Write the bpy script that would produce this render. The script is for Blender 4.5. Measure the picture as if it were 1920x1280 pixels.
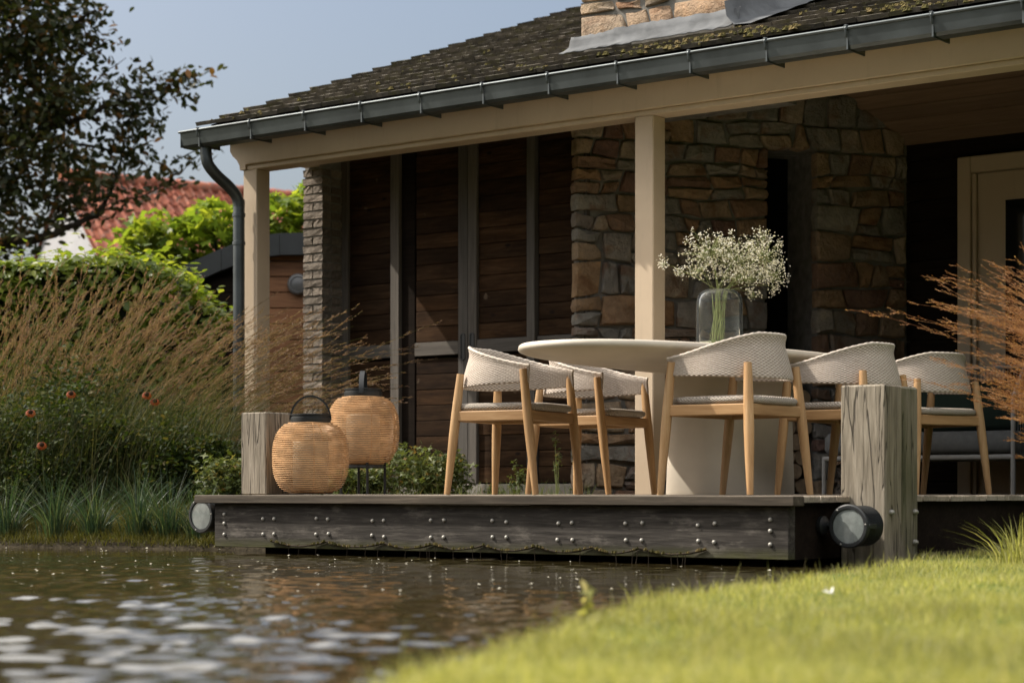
import bpy, math, random
import numpy as np
from mathutils import Vector, Matrix
rnd = random.Random(7)
rs = np.random.RandomState(11)
for o in list(bpy.data.objects): bpy.data.objects.remove(o)
scene = bpy.context.scene
COL = scene.collection

# ------------------------------------------------------------------ camera, sky, sun, exposure
CAM = (4.376, -7.726, 0.022)
cam_d = bpy.data.cameras.new('camera'); cam_o = bpy.data.objects.new('camera', cam_d); COL.objects.link(cam_o)
cam_o.location = CAM; cam_o.rotation_euler = (math.radians(90), 0, math.radians(37.4))
cam_d.sensor_width = 36; cam_d.lens = 70.3; cam_d.shift_y = 0.1458
cam_d.clip_start = 0.05; cam_d.clip_end = 2000
cam_d.dof.use_dof = True; cam_d.dof.focus_distance = 10.8; cam_d.dof.aperture_fstop = 3.0
scene.camera = cam_o
SUN_H = (0.91, 0.415)                       # horizontal travel of the light
SUN_EL = math.radians(46)
sd = Vector((SUN_H[0]*math.cos(SUN_EL), SUN_H[1]*math.cos(SUN_EL), -math.sin(SUN_EL)))
sun_d = bpy.data.lights.new('sun', 'SUN'); sun_o = bpy.data.objects.new('sun', sun_d); COL.objects.link(sun_o)
sun_d.energy = 3.6; sun_d.angle = math.radians(0.6); sun_d.color = (1.0, 0.93, 0.83)
sun_o.rotation_euler = sd.to_track_quat('-Z', 'Y').to_euler(); sun_o.location = (-8, -4, 12)
world = bpy.data.worlds.new('World'); scene.world = world; world.use_nodes = True
wn = world.node_tree.nodes; wl = world.node_tree.links
sky = wn.new('ShaderNodeTexSky'); sky.sky_type = 'NISHITA'; sky.sun_disc = False
sky.sun_elevation = SUN_EL
sky.sun_rotation = math.atan2(-SUN_H[0], -SUN_H[1])
sky.air_density = 1.0; sky.dust_density = 6.0; sky.ozone_density = 1.0
# thin broken high cloud over the hazy blue
tcw = wn.new('ShaderNodeTexCoord'); sp = wn.new('ShaderNodeSeparateXYZ'); wl.new(tcw.outputs['Generated'], sp.inputs[0])
def wm(op, a, b):
    m = wn.new('ShaderNodeMath'); m.operation = op
    for i, v in enumerate((a, b)):
        if isinstance(v, (int, float)): m.inputs[i].default_value = v
        else: wl.new(v, m.inputs[i])
    return m.outputs[0]
zz = wm('ADD', wm('MAXIMUM', sp.outputs[2], 0.0), 0.12)
cb = wn.new('ShaderNodeCombineXYZ'); wl.new(wm('DIVIDE', sp.outputs[0], zz), cb.inputs[0]); wl.new(wm('DIVIDE', sp.outputs[1], zz), cb.inputs[1])
cn = wn.new('ShaderNodeTexNoise'); cn.inputs['Scale'].default_value = 0.9; cn.inputs['Detail'].default_value = 6; cn.inputs['Roughness'].default_value = 0.55; wl.new(cb.outputs[0], cn.inputs['Vector'])
cr = wn.new('ShaderNodeMapRange'); cr.inputs[1].default_value = 0.40; cr.inputs[2].default_value = 0.58; wl.new(cn.outputs['Fac'], cr.inputs[0])
ce_ = wn.new('ShaderNodeMapRange'); ce_.inputs[1].default_value = 0.24; ce_.inputs[2].default_value = 0.36; wl.new(sp.outputs[2], ce_.inputs[0])
cmx = wn.new('ShaderNodeMix'); cmx.data_type = 'RGBA'; wl.new(wm('MULTIPLY', cr.outputs[0], ce_.outputs[0]), cmx.inputs[0]); wl.new(sky.outputs[0], cmx.inputs[6]); cmx.inputs[7].default_value = (14.0, 13.7, 13.2, 1)
wl.new(cmx.outputs[2], wn['Background'].inputs[0]); wn['Background'].inputs[1].default_value = 0.10
vs = scene.view_settings
vs.view_transform = 'Standard'; vs.look = 'None'; vs.gamma = 1; vs.exposure = 0.75
scene.render.engine = 'CYCLES'
scene.cycles.use_denoising = True
try: scene.cycles.denoiser = 'OPENIMAGEDENOISE'
except Exception: pass
scene.cycles.max_bounces = 10; scene.cycles.transparent_max_bounces = 32
scene.cycles.caustics_reflective = False; scene.cycles.caustics_refractive = False
scene.cycles.sample_clamp_indirect = 6

# ------------------------------------------------------------------ helpers
RX, RY = 0.794, 0.607                      # site frame: r to the right of the lawn corner, d away from it
def site(r, d, z=0.0):
    return Vector((CAM[0] + RX*r - RY*d, CAM[1] + RY*r + RX*d, z))
def site_np(r, d, z):
    return np.stack([CAM[0] + RX*r - RY*d, CAM[1] + RY*r + RX*d, z], -1)

ORG = {}
def org(o): return ORG.get(o.name, Vector((0, 0, 0))) if o else Vector((0, 0, 0))
def link(o, parent=None, at=(0, 0, 0), local=False):
    COL.objects.link(o)
    at = Vector(at)
    if parent is not None:
        o.parent = parent
        o.location = at if local else at - org(parent)
    else:
        o.location = at
    ORG[o.name] = at
    return o
def tag(o, label=None, cat=None, group=None, kind=None):
    if label: o['label'] = label
    if cat: o['category'] = cat
    if group: o['group'] = group
    if kind: o['kind'] = kind
    return o
def thing(name, label, cat, at=(0, 0, 0), group=None, rz=0):
    o = bpy.data.objects.new(name, None); o.empty_display_size = 0.1
    link(o, None, at); o.rotation_euler = (0, 0, rz)
    return tag(o, label, cat, group)
def mesh_np(name, V, F, mat=None, smooth=False, uv=None):
    """V (n,3), F list of arrays (k, nverts) or one array"""
    me = bpy.data.meshes.new(name)
    V = np.asarray(V, dtype=np.float32)
    Fs = F if isinstance(F, (list, tuple)) else [F]
    Fs = [np.asarray(f, dtype=np.int32) for f in Fs if len(f)]
    nl = sum(f.size for f in Fs); nf = sum(len(f) for f in Fs)
    me.vertices.add(len(V)); me.vertices.foreach_set('co', V.ravel())
    me.loops.add(nl); me.polygons.add(nf)
    li = np.concatenate([f.ravel() for f in Fs])
    tot = np.concatenate([np.full(len(f), f.shape[1], np.int32) for f in Fs])
    st = np.concatenate([[0], np.cumsum(tot)[:-1]]).astype(np.int32)
    me.loops.foreach_set('vertex_index', li)
    me.polygons.foreach_set('loop_start', st)
    try: me.polygons.foreach_set('loop_total', tot)
    except Exception: pass
    if smooth: me.polygons.foreach_set('use_smooth', np.ones(nf, bool))
    if uv is not None:
        ul = me.uv_layers.new(name='UVMap')
        ul.data.foreach_set('uv', np.asarray(uv, np.float32)[li].ravel())
    me.update(calc_edges=True); me.validate()
    if mat: me.materials.append(mat)
    return me
class MB:
    def __init__(s): s.v = []; s.f = []
    def add(s, V, F):
        b = len(s.v); s.v += [tuple(p) for p in V]; s.f += [tuple(i + b for i in f) for f in F]; return s
    def box(s, a, b, M=None, bev=0.0):
        (x0, y0, z0), (x1, y1, z1) = a, b
        if bev <= 0:
            V = [(x, y, z) for z in (z0, z1) for x, y in ((x0, y0), (x1, y0), (x1, y1), (x0, y1))]
            F = [(3, 2, 1, 0), (4, 5, 6, 7), (0, 1, 5, 4), (1, 2, 6, 5), (2, 3, 7, 6), (3, 0, 4, 7)]
        else:
            e = bev; V = []; c = []
            for z, zi in ((z0, z0 + e), (z1, z1 - e)):
                for x, y, xi, yi in ((x0, y0, x0+e, y0+e), (x1, y0, x1-e, y0+e), (x1, y1, x1-e, y1-e), (x0, y1, x0+e, y1-e)):
                    c.append(len(V)); V += [(x, yi, zi), (xi, y, zi), (xi, yi, z)]
            X = lambda k: c[k]; Y = lambda k: c[k]+1; Z = lambda k: c[k]+2
            F = [(Z(3), Z(2), Z(1), Z(0)), (Z(4), Z(5), Z(6), Z(7)),
                 (Y(0), Y(1), Y(5), Y(4)), (X(1), X(2), X(6), X(5)), (Y(2), Y(3), Y(7), Y(6)), (X(3), X(0), X(4), X(7)),
                 (Y(0), Z(0), Z(1), Y(1)), (X(1), Z(1), Z(2), X(2)), (Y(2), Z(2), Z(3), Y(3)), (X(3), Z(3), Z(0), X(0)),
                 (Y(5), Z(5), Z(4), Y(4)), (X(6), Z(6), Z(5), X(5)), (Y(7), Z(7), Z(6), Y(6)), (X(4), Z(4), Z(7), X(7)),
                 (X(0), Y(0), Y(4), X(4)), (Y(1), X(1), X(5), Y(5)), (X(2), Y(2), Y(6), X(6)), (Y(3), X(3), X(7), Y(7))]
            for k in range(4): F.append((X(k), Z(k), Y(k)) if k in (0, 2) else (Y(k), Z(k), X(k)))
            for k in range(4, 8): F.append((Y(k), Z(k), X(k)) if k in (4, 6) else (X(k), Z(k), Y(k)))
        if M is not None: V = [tuple(M @ Vector(p)) for p in V]
        return s.add(V, F)
    def tube(s, P, R, n=8, cap=True, close=False):
        P = [Vector(p) for p in P]; m = len(P)
        if not hasattr(R, '__len__'): R = [R]*m
        V = []; up = None
        for i, p in enumerate(P):
            if close: t = P[(i+1) % m] - P[i-1]
            else: t = P[min(i+1, m-1)] - P[max(i-1, 0)]
            t.normalize()
            if up is None:
                up = Vector((0, 0, 1)) if abs(t.z) < 0.9 else Vector((1, 0, 0))
            x = up.cross(t); 
            if x.length < 1e-5: x = Vector((1, 0, 0)).cross(t)
            x.normalize(); y = t.cross(x); up = y
            for k in range(n):
                a = 2*math.pi*k/n
                V.append(tuple(p + x*(R[i]*math.cos(a)) + y*(R[i]*math.sin(a))))
        F = []
        for i in range(m if close else m-1):
            j = (i+1) % m
            for k in range(n): F.append((i*n+k, i*n+(k+1) % n, j*n+(k+1) % n, j*n+k))
        if cap and not close:
            F.append(tuple(range(n-1, -1, -1))); F.append(tuple((m-1)*n+k for k in range(n)))
        return s.add(V, F)
    def lathe(s, prof, n=32, cx=0, cy=0, sx=1, sy=1, cap=True):
        V = []; m = len(prof)
        for r, z in prof:
            for k in range(n):
                a = 2*math.pi*k/n; V.append((cx + sx*r*math.cos(a), cy + sy*r*math.sin(a), z))
        F = []
        for i in range(m-1):
            for k in range(n): F.append((i*n+k, i*n+(k+1) % n, (i+1)*n+(k+1) % n, (i+1)*n+k))
        if cap: F.append(tuple(range(n-1, -1, -1))); F.append(tuple((m-1)*n+k for k in range(n)))
        return s.add(V, F)
    def mesh(s, name, mat=None, smooth=False, angle=None):
        me = bpy.data.meshes.new(name); me.from_pydata(s.v, [], s.f); me.update()
        if mat: me.materials.append(mat)
        if smooth:
            me.polygons.foreach_set('use_smooth', [True]*len(me.polygons))
            if angle: 
                try: me.set_sharp_from_angle(angle=math.radians(angle))
                except Exception: pass
        return me
    def obj(s, name, mat, parent=None, at=(0, 0, 0), smooth=False, angle=40, local=False):
        return link(bpy.data.objects.new(name, s.mesh(name, mat, smooth, angle)), parent, at, local)
def inst(name, me, parent, at, rot=None, scale=None, local=False):
    o = bpy.data.objects.new(name, me); link(o, parent, at, local)
    if rot is not None: o.rotation_euler = rot
    if scale is not None: o.scale = scale
    return o
def npobj(name, V, F, mat, parent=None, smooth=False, at=(0, 0, 0), uv=None):
    return link(bpy.data.objects.new(name, mesh_np(name, V, F, mat, smooth, uv)), parent, at)

# ------------------------------------------------------------------ materials
class NT:
    def __init__(s, name):
        s.m = bpy.data.materials.new(name); s.m.use_nodes = True
        s.t = s.m.node_tree; s.n = s.t.nodes; s.b = s.n['Principled BSDF']; s.out = s.n['Material Output']
    def new(s, typ, **kw):
        nd = s.n.new(typ)
        for k, v in kw.items(): setattr(nd, k, v)
        return nd
    def l(s, a, b): s.t.links.new(a, b)
    def coord(s, kind='Object', scale=(1, 1, 1), rand=False):
        tc = s.new('ShaderNodeTexCoord'); mp = s.new('ShaderNodeMapping'); mp.inputs['Scale'].default_value = scale
        s.l(tc.outputs[kind], mp.inputs['Vector'])
        if rand:
            oi = s.new('ShaderNodeObjectInfo'); ml = s.new('ShaderNodeMath', operation='MULTIPLY'); ml.inputs[1].default_value = 37.0
            s.l(oi.outputs['Random'], ml.inputs[0])
            s.l(ml.outputs[0], mp.inputs['Location'])
        return mp.outputs[0]
    def noise(s, vec, scale=5, detail=4, rough=0.55, dist=0):
        n = s.new('ShaderNodeTexNoise'); n.inputs['Scale'].default_value = scale; n.inputs['Detail'].default_value = detail
        n.inputs['Roughness'].default_value = rough; n.inputs['Distortion'].default_value = dist
        if vec is not None: s.l(vec, n.inputs['Vector'])
        return n.outputs['Fac']
    def ramp(s, fac, stops, interp='LINEAR'):
        r = s.new('ShaderNodeValToRGB'); r.color_ramp.interpolation = interp
        el = r.color_ramp.elements
        while len(el) < len(stops): el.new(0.5)
        for e, (p, c) in zip(el, stops):
            e.position = p; e.color = (*c, 1) if len(c) == 3 else c
        s.l(fac, r.inputs[0]); return r.outputs[0]
    def mix(s, fac, a, b, mode='MIX'):
        m = s.new('ShaderNodeMix', data_type='RGBA', blend_type=mode)
        for sock, v in ((m.inputs[0], fac), (m.inputs[6], a), (m.inputs[7], b)):
            if isinstance(v, (int, float)): sock.default_value = v
            elif isinstance(v, tuple): sock.default_value = (*v, 1) if len(v) == 3 else v
            else: s.l(v, sock)
        return m.outputs[2]
    def bump(s, h, strength=0.3, dist=0.01):
        b = s.new('ShaderNodeBump'); b.inputs['Strength'].default_value = strength; b.inputs['Distance'].default_value = dist
        s.l(h, b.inputs['Height']); s.l(b.outputs[0], s.b.inputs['Normal'])
    def rough(s, v): s.b.inputs['Roughness'].default_value = v
    def spec(s, v): s.b.inputs['Specular IOR Level'].default_value = v
    def col(s, c):
        if isinstance(c, tuple): s.b.inputs['Base Color'].default_value = (*c, 1)
        else: s.l(c, s.b.inputs['Base Color'])
    def rand(s): return s.new('ShaderNodeObjectInfo').outputs['Random']
    def island(s): return s.new('ShaderNodeNewGeometry').outputs['Random Per Island']

def m_plain(name, c, rough=0.5, spec=0.4, metal=0, var=0.12, sc=6, bump=0.05):
    t = NT(name); v = t.coord(); n = t.noise(v, sc, 5)
    lo = tuple(x*(1-var) for x in c); hi = tuple(min(1, x*(1+var)) for x in c)
    t.col(t.ramp(n, [(0.3, lo), (0.7, hi)])); t.rough(rough); t.spec(spec); t.b.inputs['Metallic'].default_value = metal
    if bump: t.bump(t.noise(v, sc*8, 4), bump, 0.004)
    return t.m
def m_wood(name, stops, axis=0, fine=90, stretch=14, rough=0.65, bump=0.35, dist=0.003, rand=True, tint=0.35, knots=False, spec=0.3, crack=None):
    t = NT(name); sc = [1.0]*3; sc[axis] = 1.0/stretch
    v = t.coord(scale=tuple(sc), rand=rand)
    g = t.noise(v, fine, 6, 0.6, 0.6); g2 = t.noise(v, fine*0.16, 3, 0.5, 1.2)
    mixf = t.new('ShaderNodeMath', operation='MULTIPLY_ADD'); t.l(g, mixf.inputs[0]); mixf.inputs[1].default_value = 0.55
    mm = t.new('ShaderNodeMath', operation='MULTIPLY'); t.l(g2, mm.inputs[0]); mm.inputs[1].default_value = 0.45
    t.l(mm.outputs[0], mixf.inputs[2])
    c = t.ramp(mixf.outputs[0], stops)
    if rand and tint:
        c = t.mix(tint, c, t.ramp(t.rand(), [(0, (0.45, 0.42, 0.4)), (0.5, (0.85, 0.8, 0.75)), (1, (1.3, 1.15, 1.0))]), 'MULTIPLY')
    h = mixf.outputs[0]
    if knots:
        vo = t.new('ShaderNodeTexVoronoi'); vv = t.coord(scale=(2.3, 2.3, 4.5), rand=True); t.l(vv, vo.inputs['Vector']); vo.inputs['Scale'].default_value = 1.6
        kn = t.ramp(vo.outputs['Distance'], [(0.05, (1, 1, 1)), (0.12, (0, 0, 0))])
        c = t.mix(kn, c, (0.012, 0.008, 0.006))
    if knots:
        pb = t.noise(t.coord(rand=True), 6.5, 3, .5, .3)
        c = t.mix(t.ramp(pb, [(0.70, (0, 0, 0)), (0.735, (0.55, 0.55, 0.55))]), c, (0.20, 0.15, 0.105))
        sm2 = t.noise(t.coord(scale=(.6, 1, 2.5), rand=True), 4, 5, .65, .4)
        c = t.mix(0.85, c, t.ramp(sm2, [(0.3, (0.35, 0.33, 0.32)), (0.55, (0.9, 0.9, 0.9)), (0.72, (1.35, 1.25, 1.15))]), 'MULTIPLY')
    if crack:
        sc2 = [1.0]*3; sc2[axis] = 0.06
        w = t.noise(t.coord(scale=tuple(sc2), rand=rand), crack, 3, 0.5, 0.4)
        ck = t.ramp(w, [(0.486, (0, 0, 0)), (0.498, (0.85, 0.85, 0.85)), (0.502, (0.85, 0.85, 0.85)), (0.512, (0, 0, 0))])
        c = t.mix(ck, c, (0.03, 0.025, 0.02))
        sub = t.new('ShaderNodeMath', operation='SUBTRACT'); t.l(h, sub.inputs[0]); t.l(ck, sub.inputs[1]); h = sub.outputs[0]
    t.col(c); t.rough(rough); t.spec(spec); t.bump(h, bump, dist)
    return t.m
def m_leaf(name, stops, trans=0.45, rough=0.5, spec=0.25, tcol=1.6):
    t = NT(name); c = t.ramp(t.island(), stops)
    n = t.noise(t.coord(), 1.3, 2); c = t.mix(0.5, c, t.ramp(n, [(0.3, (0.55, 0.55, 0.55)), (0.7, (1.25, 1.25, 1.2))]), 'MULTIPLY')
    t.col(c); t.rough(rough); t.spec(spec)
    tr = t.new('ShaderNodeBsdfTranslucent'); t.l(t.mix(1.0, c, (tcol, tcol*0.95, tcol*0.5), 'MULTIPLY'), tr.inputs[0])
    ms = t.new('ShaderNodeMixShader'); ms.inputs[0].default_value = trans
    t.l(t.b.outputs[0], ms.inputs[1]); t.l(tr.outputs[0], ms.inputs[2]); t.l(ms.outputs[0], t.out.inputs[0])
    return t.m

M = {}
def m_paint():
    t = NT('cream_paint'); v = t.coord(); n = t.noise(v, 2.2, 5, .6); g = t.noise(t.coord(scale=(.05, 1, 1)), 55, 4, .6)
    c = t.ramp(n, [(.3, (.455, .36, .255)), (.7, (.53, .425, .305))]); c = t.mix(t.ramp(t.noise(t.coord(scale=(2.5, 1, .3)), 7, 5, .65), [(.56, (0, 0, 0)), (.75, (.2, .2, .2))]), c, (.24, .19, .13))
    t.col(c); t.rough(.5); t.spec(.35); t.bump(g, .18, .002); return t.m
M['cream'] = m_paint()
M['zinc'] = m_plain('zinc', (0.07, 0.081, 0.084), 0.45, 0.5, 0.6, 0.3, 4, 0.08)
M['lead'] = m_plain('lead_sheet', (0.12, 0.125, 0.13), 0.85, 0.15, 0.0, 0.3, 6, 0.35)
M['black_metal'] = m_plain('black_metal', (0.012, 0.014, 0.015), 0.45, 0.5, 0, 0.2, 8, 0.05)
M['steel'] = m_plain('bolt_steel', (0.34, 0.33, 0.30), 0.55, 0.5, 0.6, 0.2, 60, 0.1)
M['table'] = m_plain('table_lacquer', (0.58, 0.515, 0.42), 0.5, 0.4, 0, 0.07, 5, 0.06)
M['teak'] = m_wood('teak', [(0.3, (0.27, 0.15, 0.068)), (0.5, (0.42, 0.26, 0.125)), (0.72, (0.54, 0.37, 0.205))], 2, 60, 16, 0.5, 0.12, 0.002, True, 0.25)
M['teak_rail'] = m_wood('teak_rail', [(0.3, (0.24, 0.13, 0.055)), (0.5, (0.39, 0.235, 0.11)), (0.72, (0.52, 0.35, 0.19))], 0, 50, 12, 0.5, 0.12, 0.002, True, 0.25)
M['deck'] = m_wood('weathered_decking', [(0.3, (0.12, 0.10, 0.08)), (0.5, (0.27, 0.235, 0.19)), (0.7, (0.38, 0.34, 0.29))], 0, 70, 20, 0.8, 0.5, 0.004)
M['deck_edge'] = m_wood('weathered_edge_board', [(0.3, (0.02, 0.017, 0.012)), (0.5, (0.055, 0.046, 0.035)), (0.7, (0.11, 0.094, 0.074))], 0, 70, 20, 0.85, 0.6, 0.005)
M['oak'] = m_wood('weathered_oak', [(0.28, (0.095, 0.08, 0.06)), (0.5, (0.23, 0.20, 0.155)), (0.72, (0.36, 0.32, 0.26))], 2, 75, 12, 0.9, 0.9, 0.008, True, 0.1, crack=16)
M['door_grey'] = m_wood('grey_door_timber', [(0.3, (0.055, 0.050, 0.044)), (0.7, (0.14, 0.128, 0.112))], 2, 70, 18, 0.8, 0.4, 0.003)
M['door_grey_h'] = m_wood('grey_rail_timber', [(0.3, (0.055, 0.050, 0.044)), (0.7, (0.14, 0.128, 0.112))], 0, 70, 18, 0.8, 0.4, 0.003)
M['plank'] = m_wood('brown_planks', [(0.28, (0.015, 0.008, 0.0035)), (0.5, (0.045, 0.025, 0.012)), (0.75, (0.10, 0.062, 0.034))], 0, 45, 10, 0.85, 0.4, 0.003, True, 0.75, knots=True, spec=0.1)
M['shed_plank'] = m_wood('cedar_cladding', [(0.3, (0.10, 0.045, 0.02)), (0.55, (0.22, 0.105, 0.05)), (0.75, (0.32, 0.17, 0.09))], 0, 40, 10, 0.7, 0.3, 0.003, True, 0.4)
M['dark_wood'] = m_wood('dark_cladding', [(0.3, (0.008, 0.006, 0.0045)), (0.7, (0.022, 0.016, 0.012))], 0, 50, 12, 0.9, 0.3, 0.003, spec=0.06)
M['ceil'] = m_wood('ceiling_boards', [(0.3, (0.17, 0.11, 0.07)), (0.7, (0.27, 0.185, 0.125))], 0, 40, 14, 0.6, 0.15, 0.002, True, 0.2)
M['glass_dark'] = m_plain('dark_window', (0.006, 0.008, 0.009), 0.04, 0.5, 0, 0.1, 2, 0)
M['void'] = m_plain('void_black', (0.006, 0.006, 0.006), 0.9, 0.1, 0, 0.1, 2, 0)  # near-black colour paints in the unlit depth of niche and door gaps
M['plinth'] = m_plain('concrete_plinth', (0.24, 0.22, 0.19), 0.85, 0.2, 0, 0.2, 6, 0.3)

def m_fascia():
    t = NT('deck_fascia_timber'); v = t.coord(scale=(0.07, 1, 1)); g = t.noise(v, 60, 6, 0.6, 0.5)
    c = t.ramp(g, [(0.3, (0.022, 0.020, 0.018)), (0.5, (0.050, 0.045, 0.040)), (0.72, (0.095, 0.086, 0.075))])
    st = t.noise(t.coord(scale=(.55, 1, 1.9)), 6.5, 7, 0.72, 0.15)
    c = t.mix(t.ramp(st, [(0.53, (0, 0, 0)), (0.66, (0.6, 0.6, 0.6))]), c, (0.19, 0.172, 0.15))
    c = t.mix(t.ramp(t.noise(t.coord(scale=(1, 1, 2)), 3.1, 5, 0.6, 0.5), [(0.48, (0, 0, 0)), (0.62, (0.7, 0.7, 0.7))]), c, (0.035, 0.032, 0.028))
    sep = t.new('ShaderNodeSeparateXYZ'); t.l(t.coord(), sep.inputs[0])
    mr = t.new('ShaderNodeMapRange'); mr.inputs[1].default_value = -0.225; mr.inputs[2].default_value = -0.285; t.l(sep.outputs[2], mr.inputs[0])
    mg = t.new('ShaderNodeMath', operation='MULTIPLY'); t.l(mr.outputs[0], mg.inputs[0]); t.l(t.noise(t.coord(), 14, 4), mg.inputs[1])
    c = t.mix(mg.outputs[0], c, (0.07, 0.075, 0.015))
    t.col(c); t.rough(0.85); t.spec(0.12); t.bump(g, 0.6, 0.005); return t.m
M['fascia'] = m_fascia()
def m_oak_green():
    m = M['oak'].copy(); m.name = 'oak_with_algae'; return m
def m_stone(name, stops, bs=0.6):
    t = NT(name); v = t.coord(rand=True)
    base = t.ramp(t.rand(), stops, 'LINEAR')
    n = t.noise(v, 9, 6, 0.65, 0.3); n2 = t.noise(v, 38, 5, 0.7)
    c = t.mix(0.75, base, t.ramp(n, [(0.25, (0.45, 0.42, 0.40)), (0.5, (0.95, 0.93, 0.9)), (0.75, (1.5, 1.35, 1.15))]), 'MULTIPLY')
    c = t.mix(t.ramp(n2, [(0.55, (0, 0, 0)), (0.75, (0.5, 0.5, 0.5))]), c, (0.16, 0.145, 0.125))
    rust = t.noise(v, 5, 4, 0.6, 0.6)
    c = t.mix(t.ramp(rust, [(0.52, (0, 0, 0)), (0.68, (0.65, 0.65, 0.65))]), c, (0.17, 0.075, 0.03))
    t.col(c); t.rough(0.85); t.spec(0.25)
    ad = t.new('ShaderNodeMath', operation='ADD'); t.l(n, ad.inputs[0]); t.l(n2, ad.inputs[1]); t.bump(ad.outputs[0], min(1, bs*1.5), 0.03)
    return t.m
M['stone'] = m_stone('rubble_stone', [(0.0, (0.20, 0.20, 0.185)), (0.18, (0.33, 0.315, 0.28)), (0.30, (0.36, 0.22, 0.115)), (0.42, (0.25, 0.24, 0.225)), (0.55, (0.33, 0.30, 0.25)), (0.66, (0.40, 0.27, 0.155)), (0.78, (0.20, 0.12, 0.105)), (0.88, (0.30, 0.21, 0.13)), (1.0, (0.46, 0.39, 0.30))])
M['chim_stone'] = m_stone('chimney_stone', [(0, (0.40, 0.34, 0.26)), (0.4, (0.38, 0.24, 0.15)), (0.7, (0.46, 0.39, 0.30)), (1, (0.42, 0.29, 0.19))], 0.8)
M['mortar'] = m_plain('mortar', (0.19, 0.182, 0.165), 0.95, 0.1, 0, 0.3, 14, 0.6)
def m_brick():
    t = NT('pier_brick'); v = t.coord(rand=True); b = t.ramp(t.rand(), [(0, (0.13, 0.11, 0.09)), (0.5, (0.185, 0.16, 0.132)), (1, (0.235, 0.20, 0.165))])
    n = t.noise(v, 45, 6, 0.7); c = t.mix(0.7, b, t.ramp(n, [(0.3, (0.5, 0.5, 0.5)), (0.7, (1.35, 1.3, 1.25))]), 'MULTIPLY')
    t.col(c); t.rough(0.9); t.spec(0.2); t.bump(t.noise(v, 26, 5, 0.65, 1.0), 0.8, 0.012); return t.m
M['brick'] = m_brick()
def m_shingle(name, isl):
    t = NT(name); v = t.coord(kind='Object', rand=not isl); r = t.island() if isl else t.rand()
    b = t.ramp(r, [(0, (0.055, 0.050, 0.042)), (0.5, (0.092, 0.082, 0.068)), (1, (0.135, 0.12, 0.10))])
    n = t.noise(v, 22, 6, 0.7); c = t.mix(0.7, b, t.ramp(n, [(0.3, (0.5, 0.5, 0.5)), (0.7, (1.4, 1.35, 1.25))]), 'MULTIPLY')
    mo = t.noise(v, 7, 6, 0.7); c = t.mix(t.ramp(mo, [(0.5, (0, 0, 0)), (0.66, (0.7, 0.7, 0.7))]), c, (0.08, 0.075, 0.028))
    t.col(c); t.rough(0.95); t.spec(0.15); t.bump(n, 0.8, 0.01); return t.m
M['shingle'] = m_shingle('roof_shingle', False); M['shingle_i'] = m_shingle('roof_shingle_field', True)
def m_island(name, stops, rough=0.8, trans=0):
    if trans: return m_leaf(name, stops, trans)
    t = NT(name); t.col(t.ramp(t.island(), stops)); t.rough(rough); t.spec(0.2); return t.m
M['moss'] = m_island('roof_moss', [(0, (0.04, 0.038, 0.012)), (0.6, (0.10, 0.085, 0.026)), (1, (0.15, 0.11, 0.05))], 0.95)
def m_tile():
    t = NT('clay_pantile'); v = t.coord(rand=True); b = t.ramp(t.rand(), [(0, (0.26, 0.07, 0.038)), (0.5, (0.36, 0.105, 0.058)), (1, (0.42, 0.15, 0.085))])
    n = t.noise(v, 5, 5); c = t.mix(0.8, b, t.ramp(n, [(0.3, (0.4, 0.4, 0.42)), (0.7, (1.3, 1.25, 1.2))]), 'MULTIPLY'); c = t.mix(t.ramp(t.noise(v, 11, 4), [(.5, (0, 0, 0)), (.66, (.6, .6, .6))]), c, (.20, .15, .12))
    t.col(c); t.rough(0.85); return t.m
M['tile'] = m_tile()
M['white_wall'] = m_plain('whitewashed_wall', (0.42, 0.42, 0.43), 0.9, 0.2, 0, 0.08, 2, 0.2)
def m_rope(name, c, su, sv):
    t = NT(name); tc = t.new('ShaderNodeTexCoord'); sep = t.new('ShaderNodeSeparateXYZ'); t.l(tc.outputs['UV'], sep.inputs[0])
    n = t.noise(t.coord(), 90, 3); lo = tuple(x*0.72 for x in c); hi = tuple(min(1, x*1.12) for x in c)
    col = t.ramp(n, [(0.3, lo), (0.7, hi)])
    def wave(sock, s):
        m = t.new('ShaderNodeMath', operation='MULTIPLY'); m.inputs[1].default_value = s; t.l(sock, m.inputs[0])
        w = t.new('ShaderNodeMath', operation='SINE'); t.l(m.outputs[0], w.inputs[0]); return w.outputs[0]
    if su:
        p = t.new('ShaderNodeMath', operation='MULTIPLY'); t.l(wave(sep.outputs[0], su), p.inputs[0]); t.l(wave(sep.outputs[1], sv), p.inputs[1])
        col = t.mix(t.ramp(p.outputs[0], [(0.35, (0.55, 0.55, 0.55)), (0.65, (0, 0, 0))]), col, tuple(x*0.35 for x in c))
        t.bump(p.outputs[0], 0.8, 0.004)
    t.col(col); t.rough(0.8); t.spec(0.2); return t.m
M['rope'] = m_rope('woven_rope', (0.58, 0.51, 0.435), 0, 0)
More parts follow.
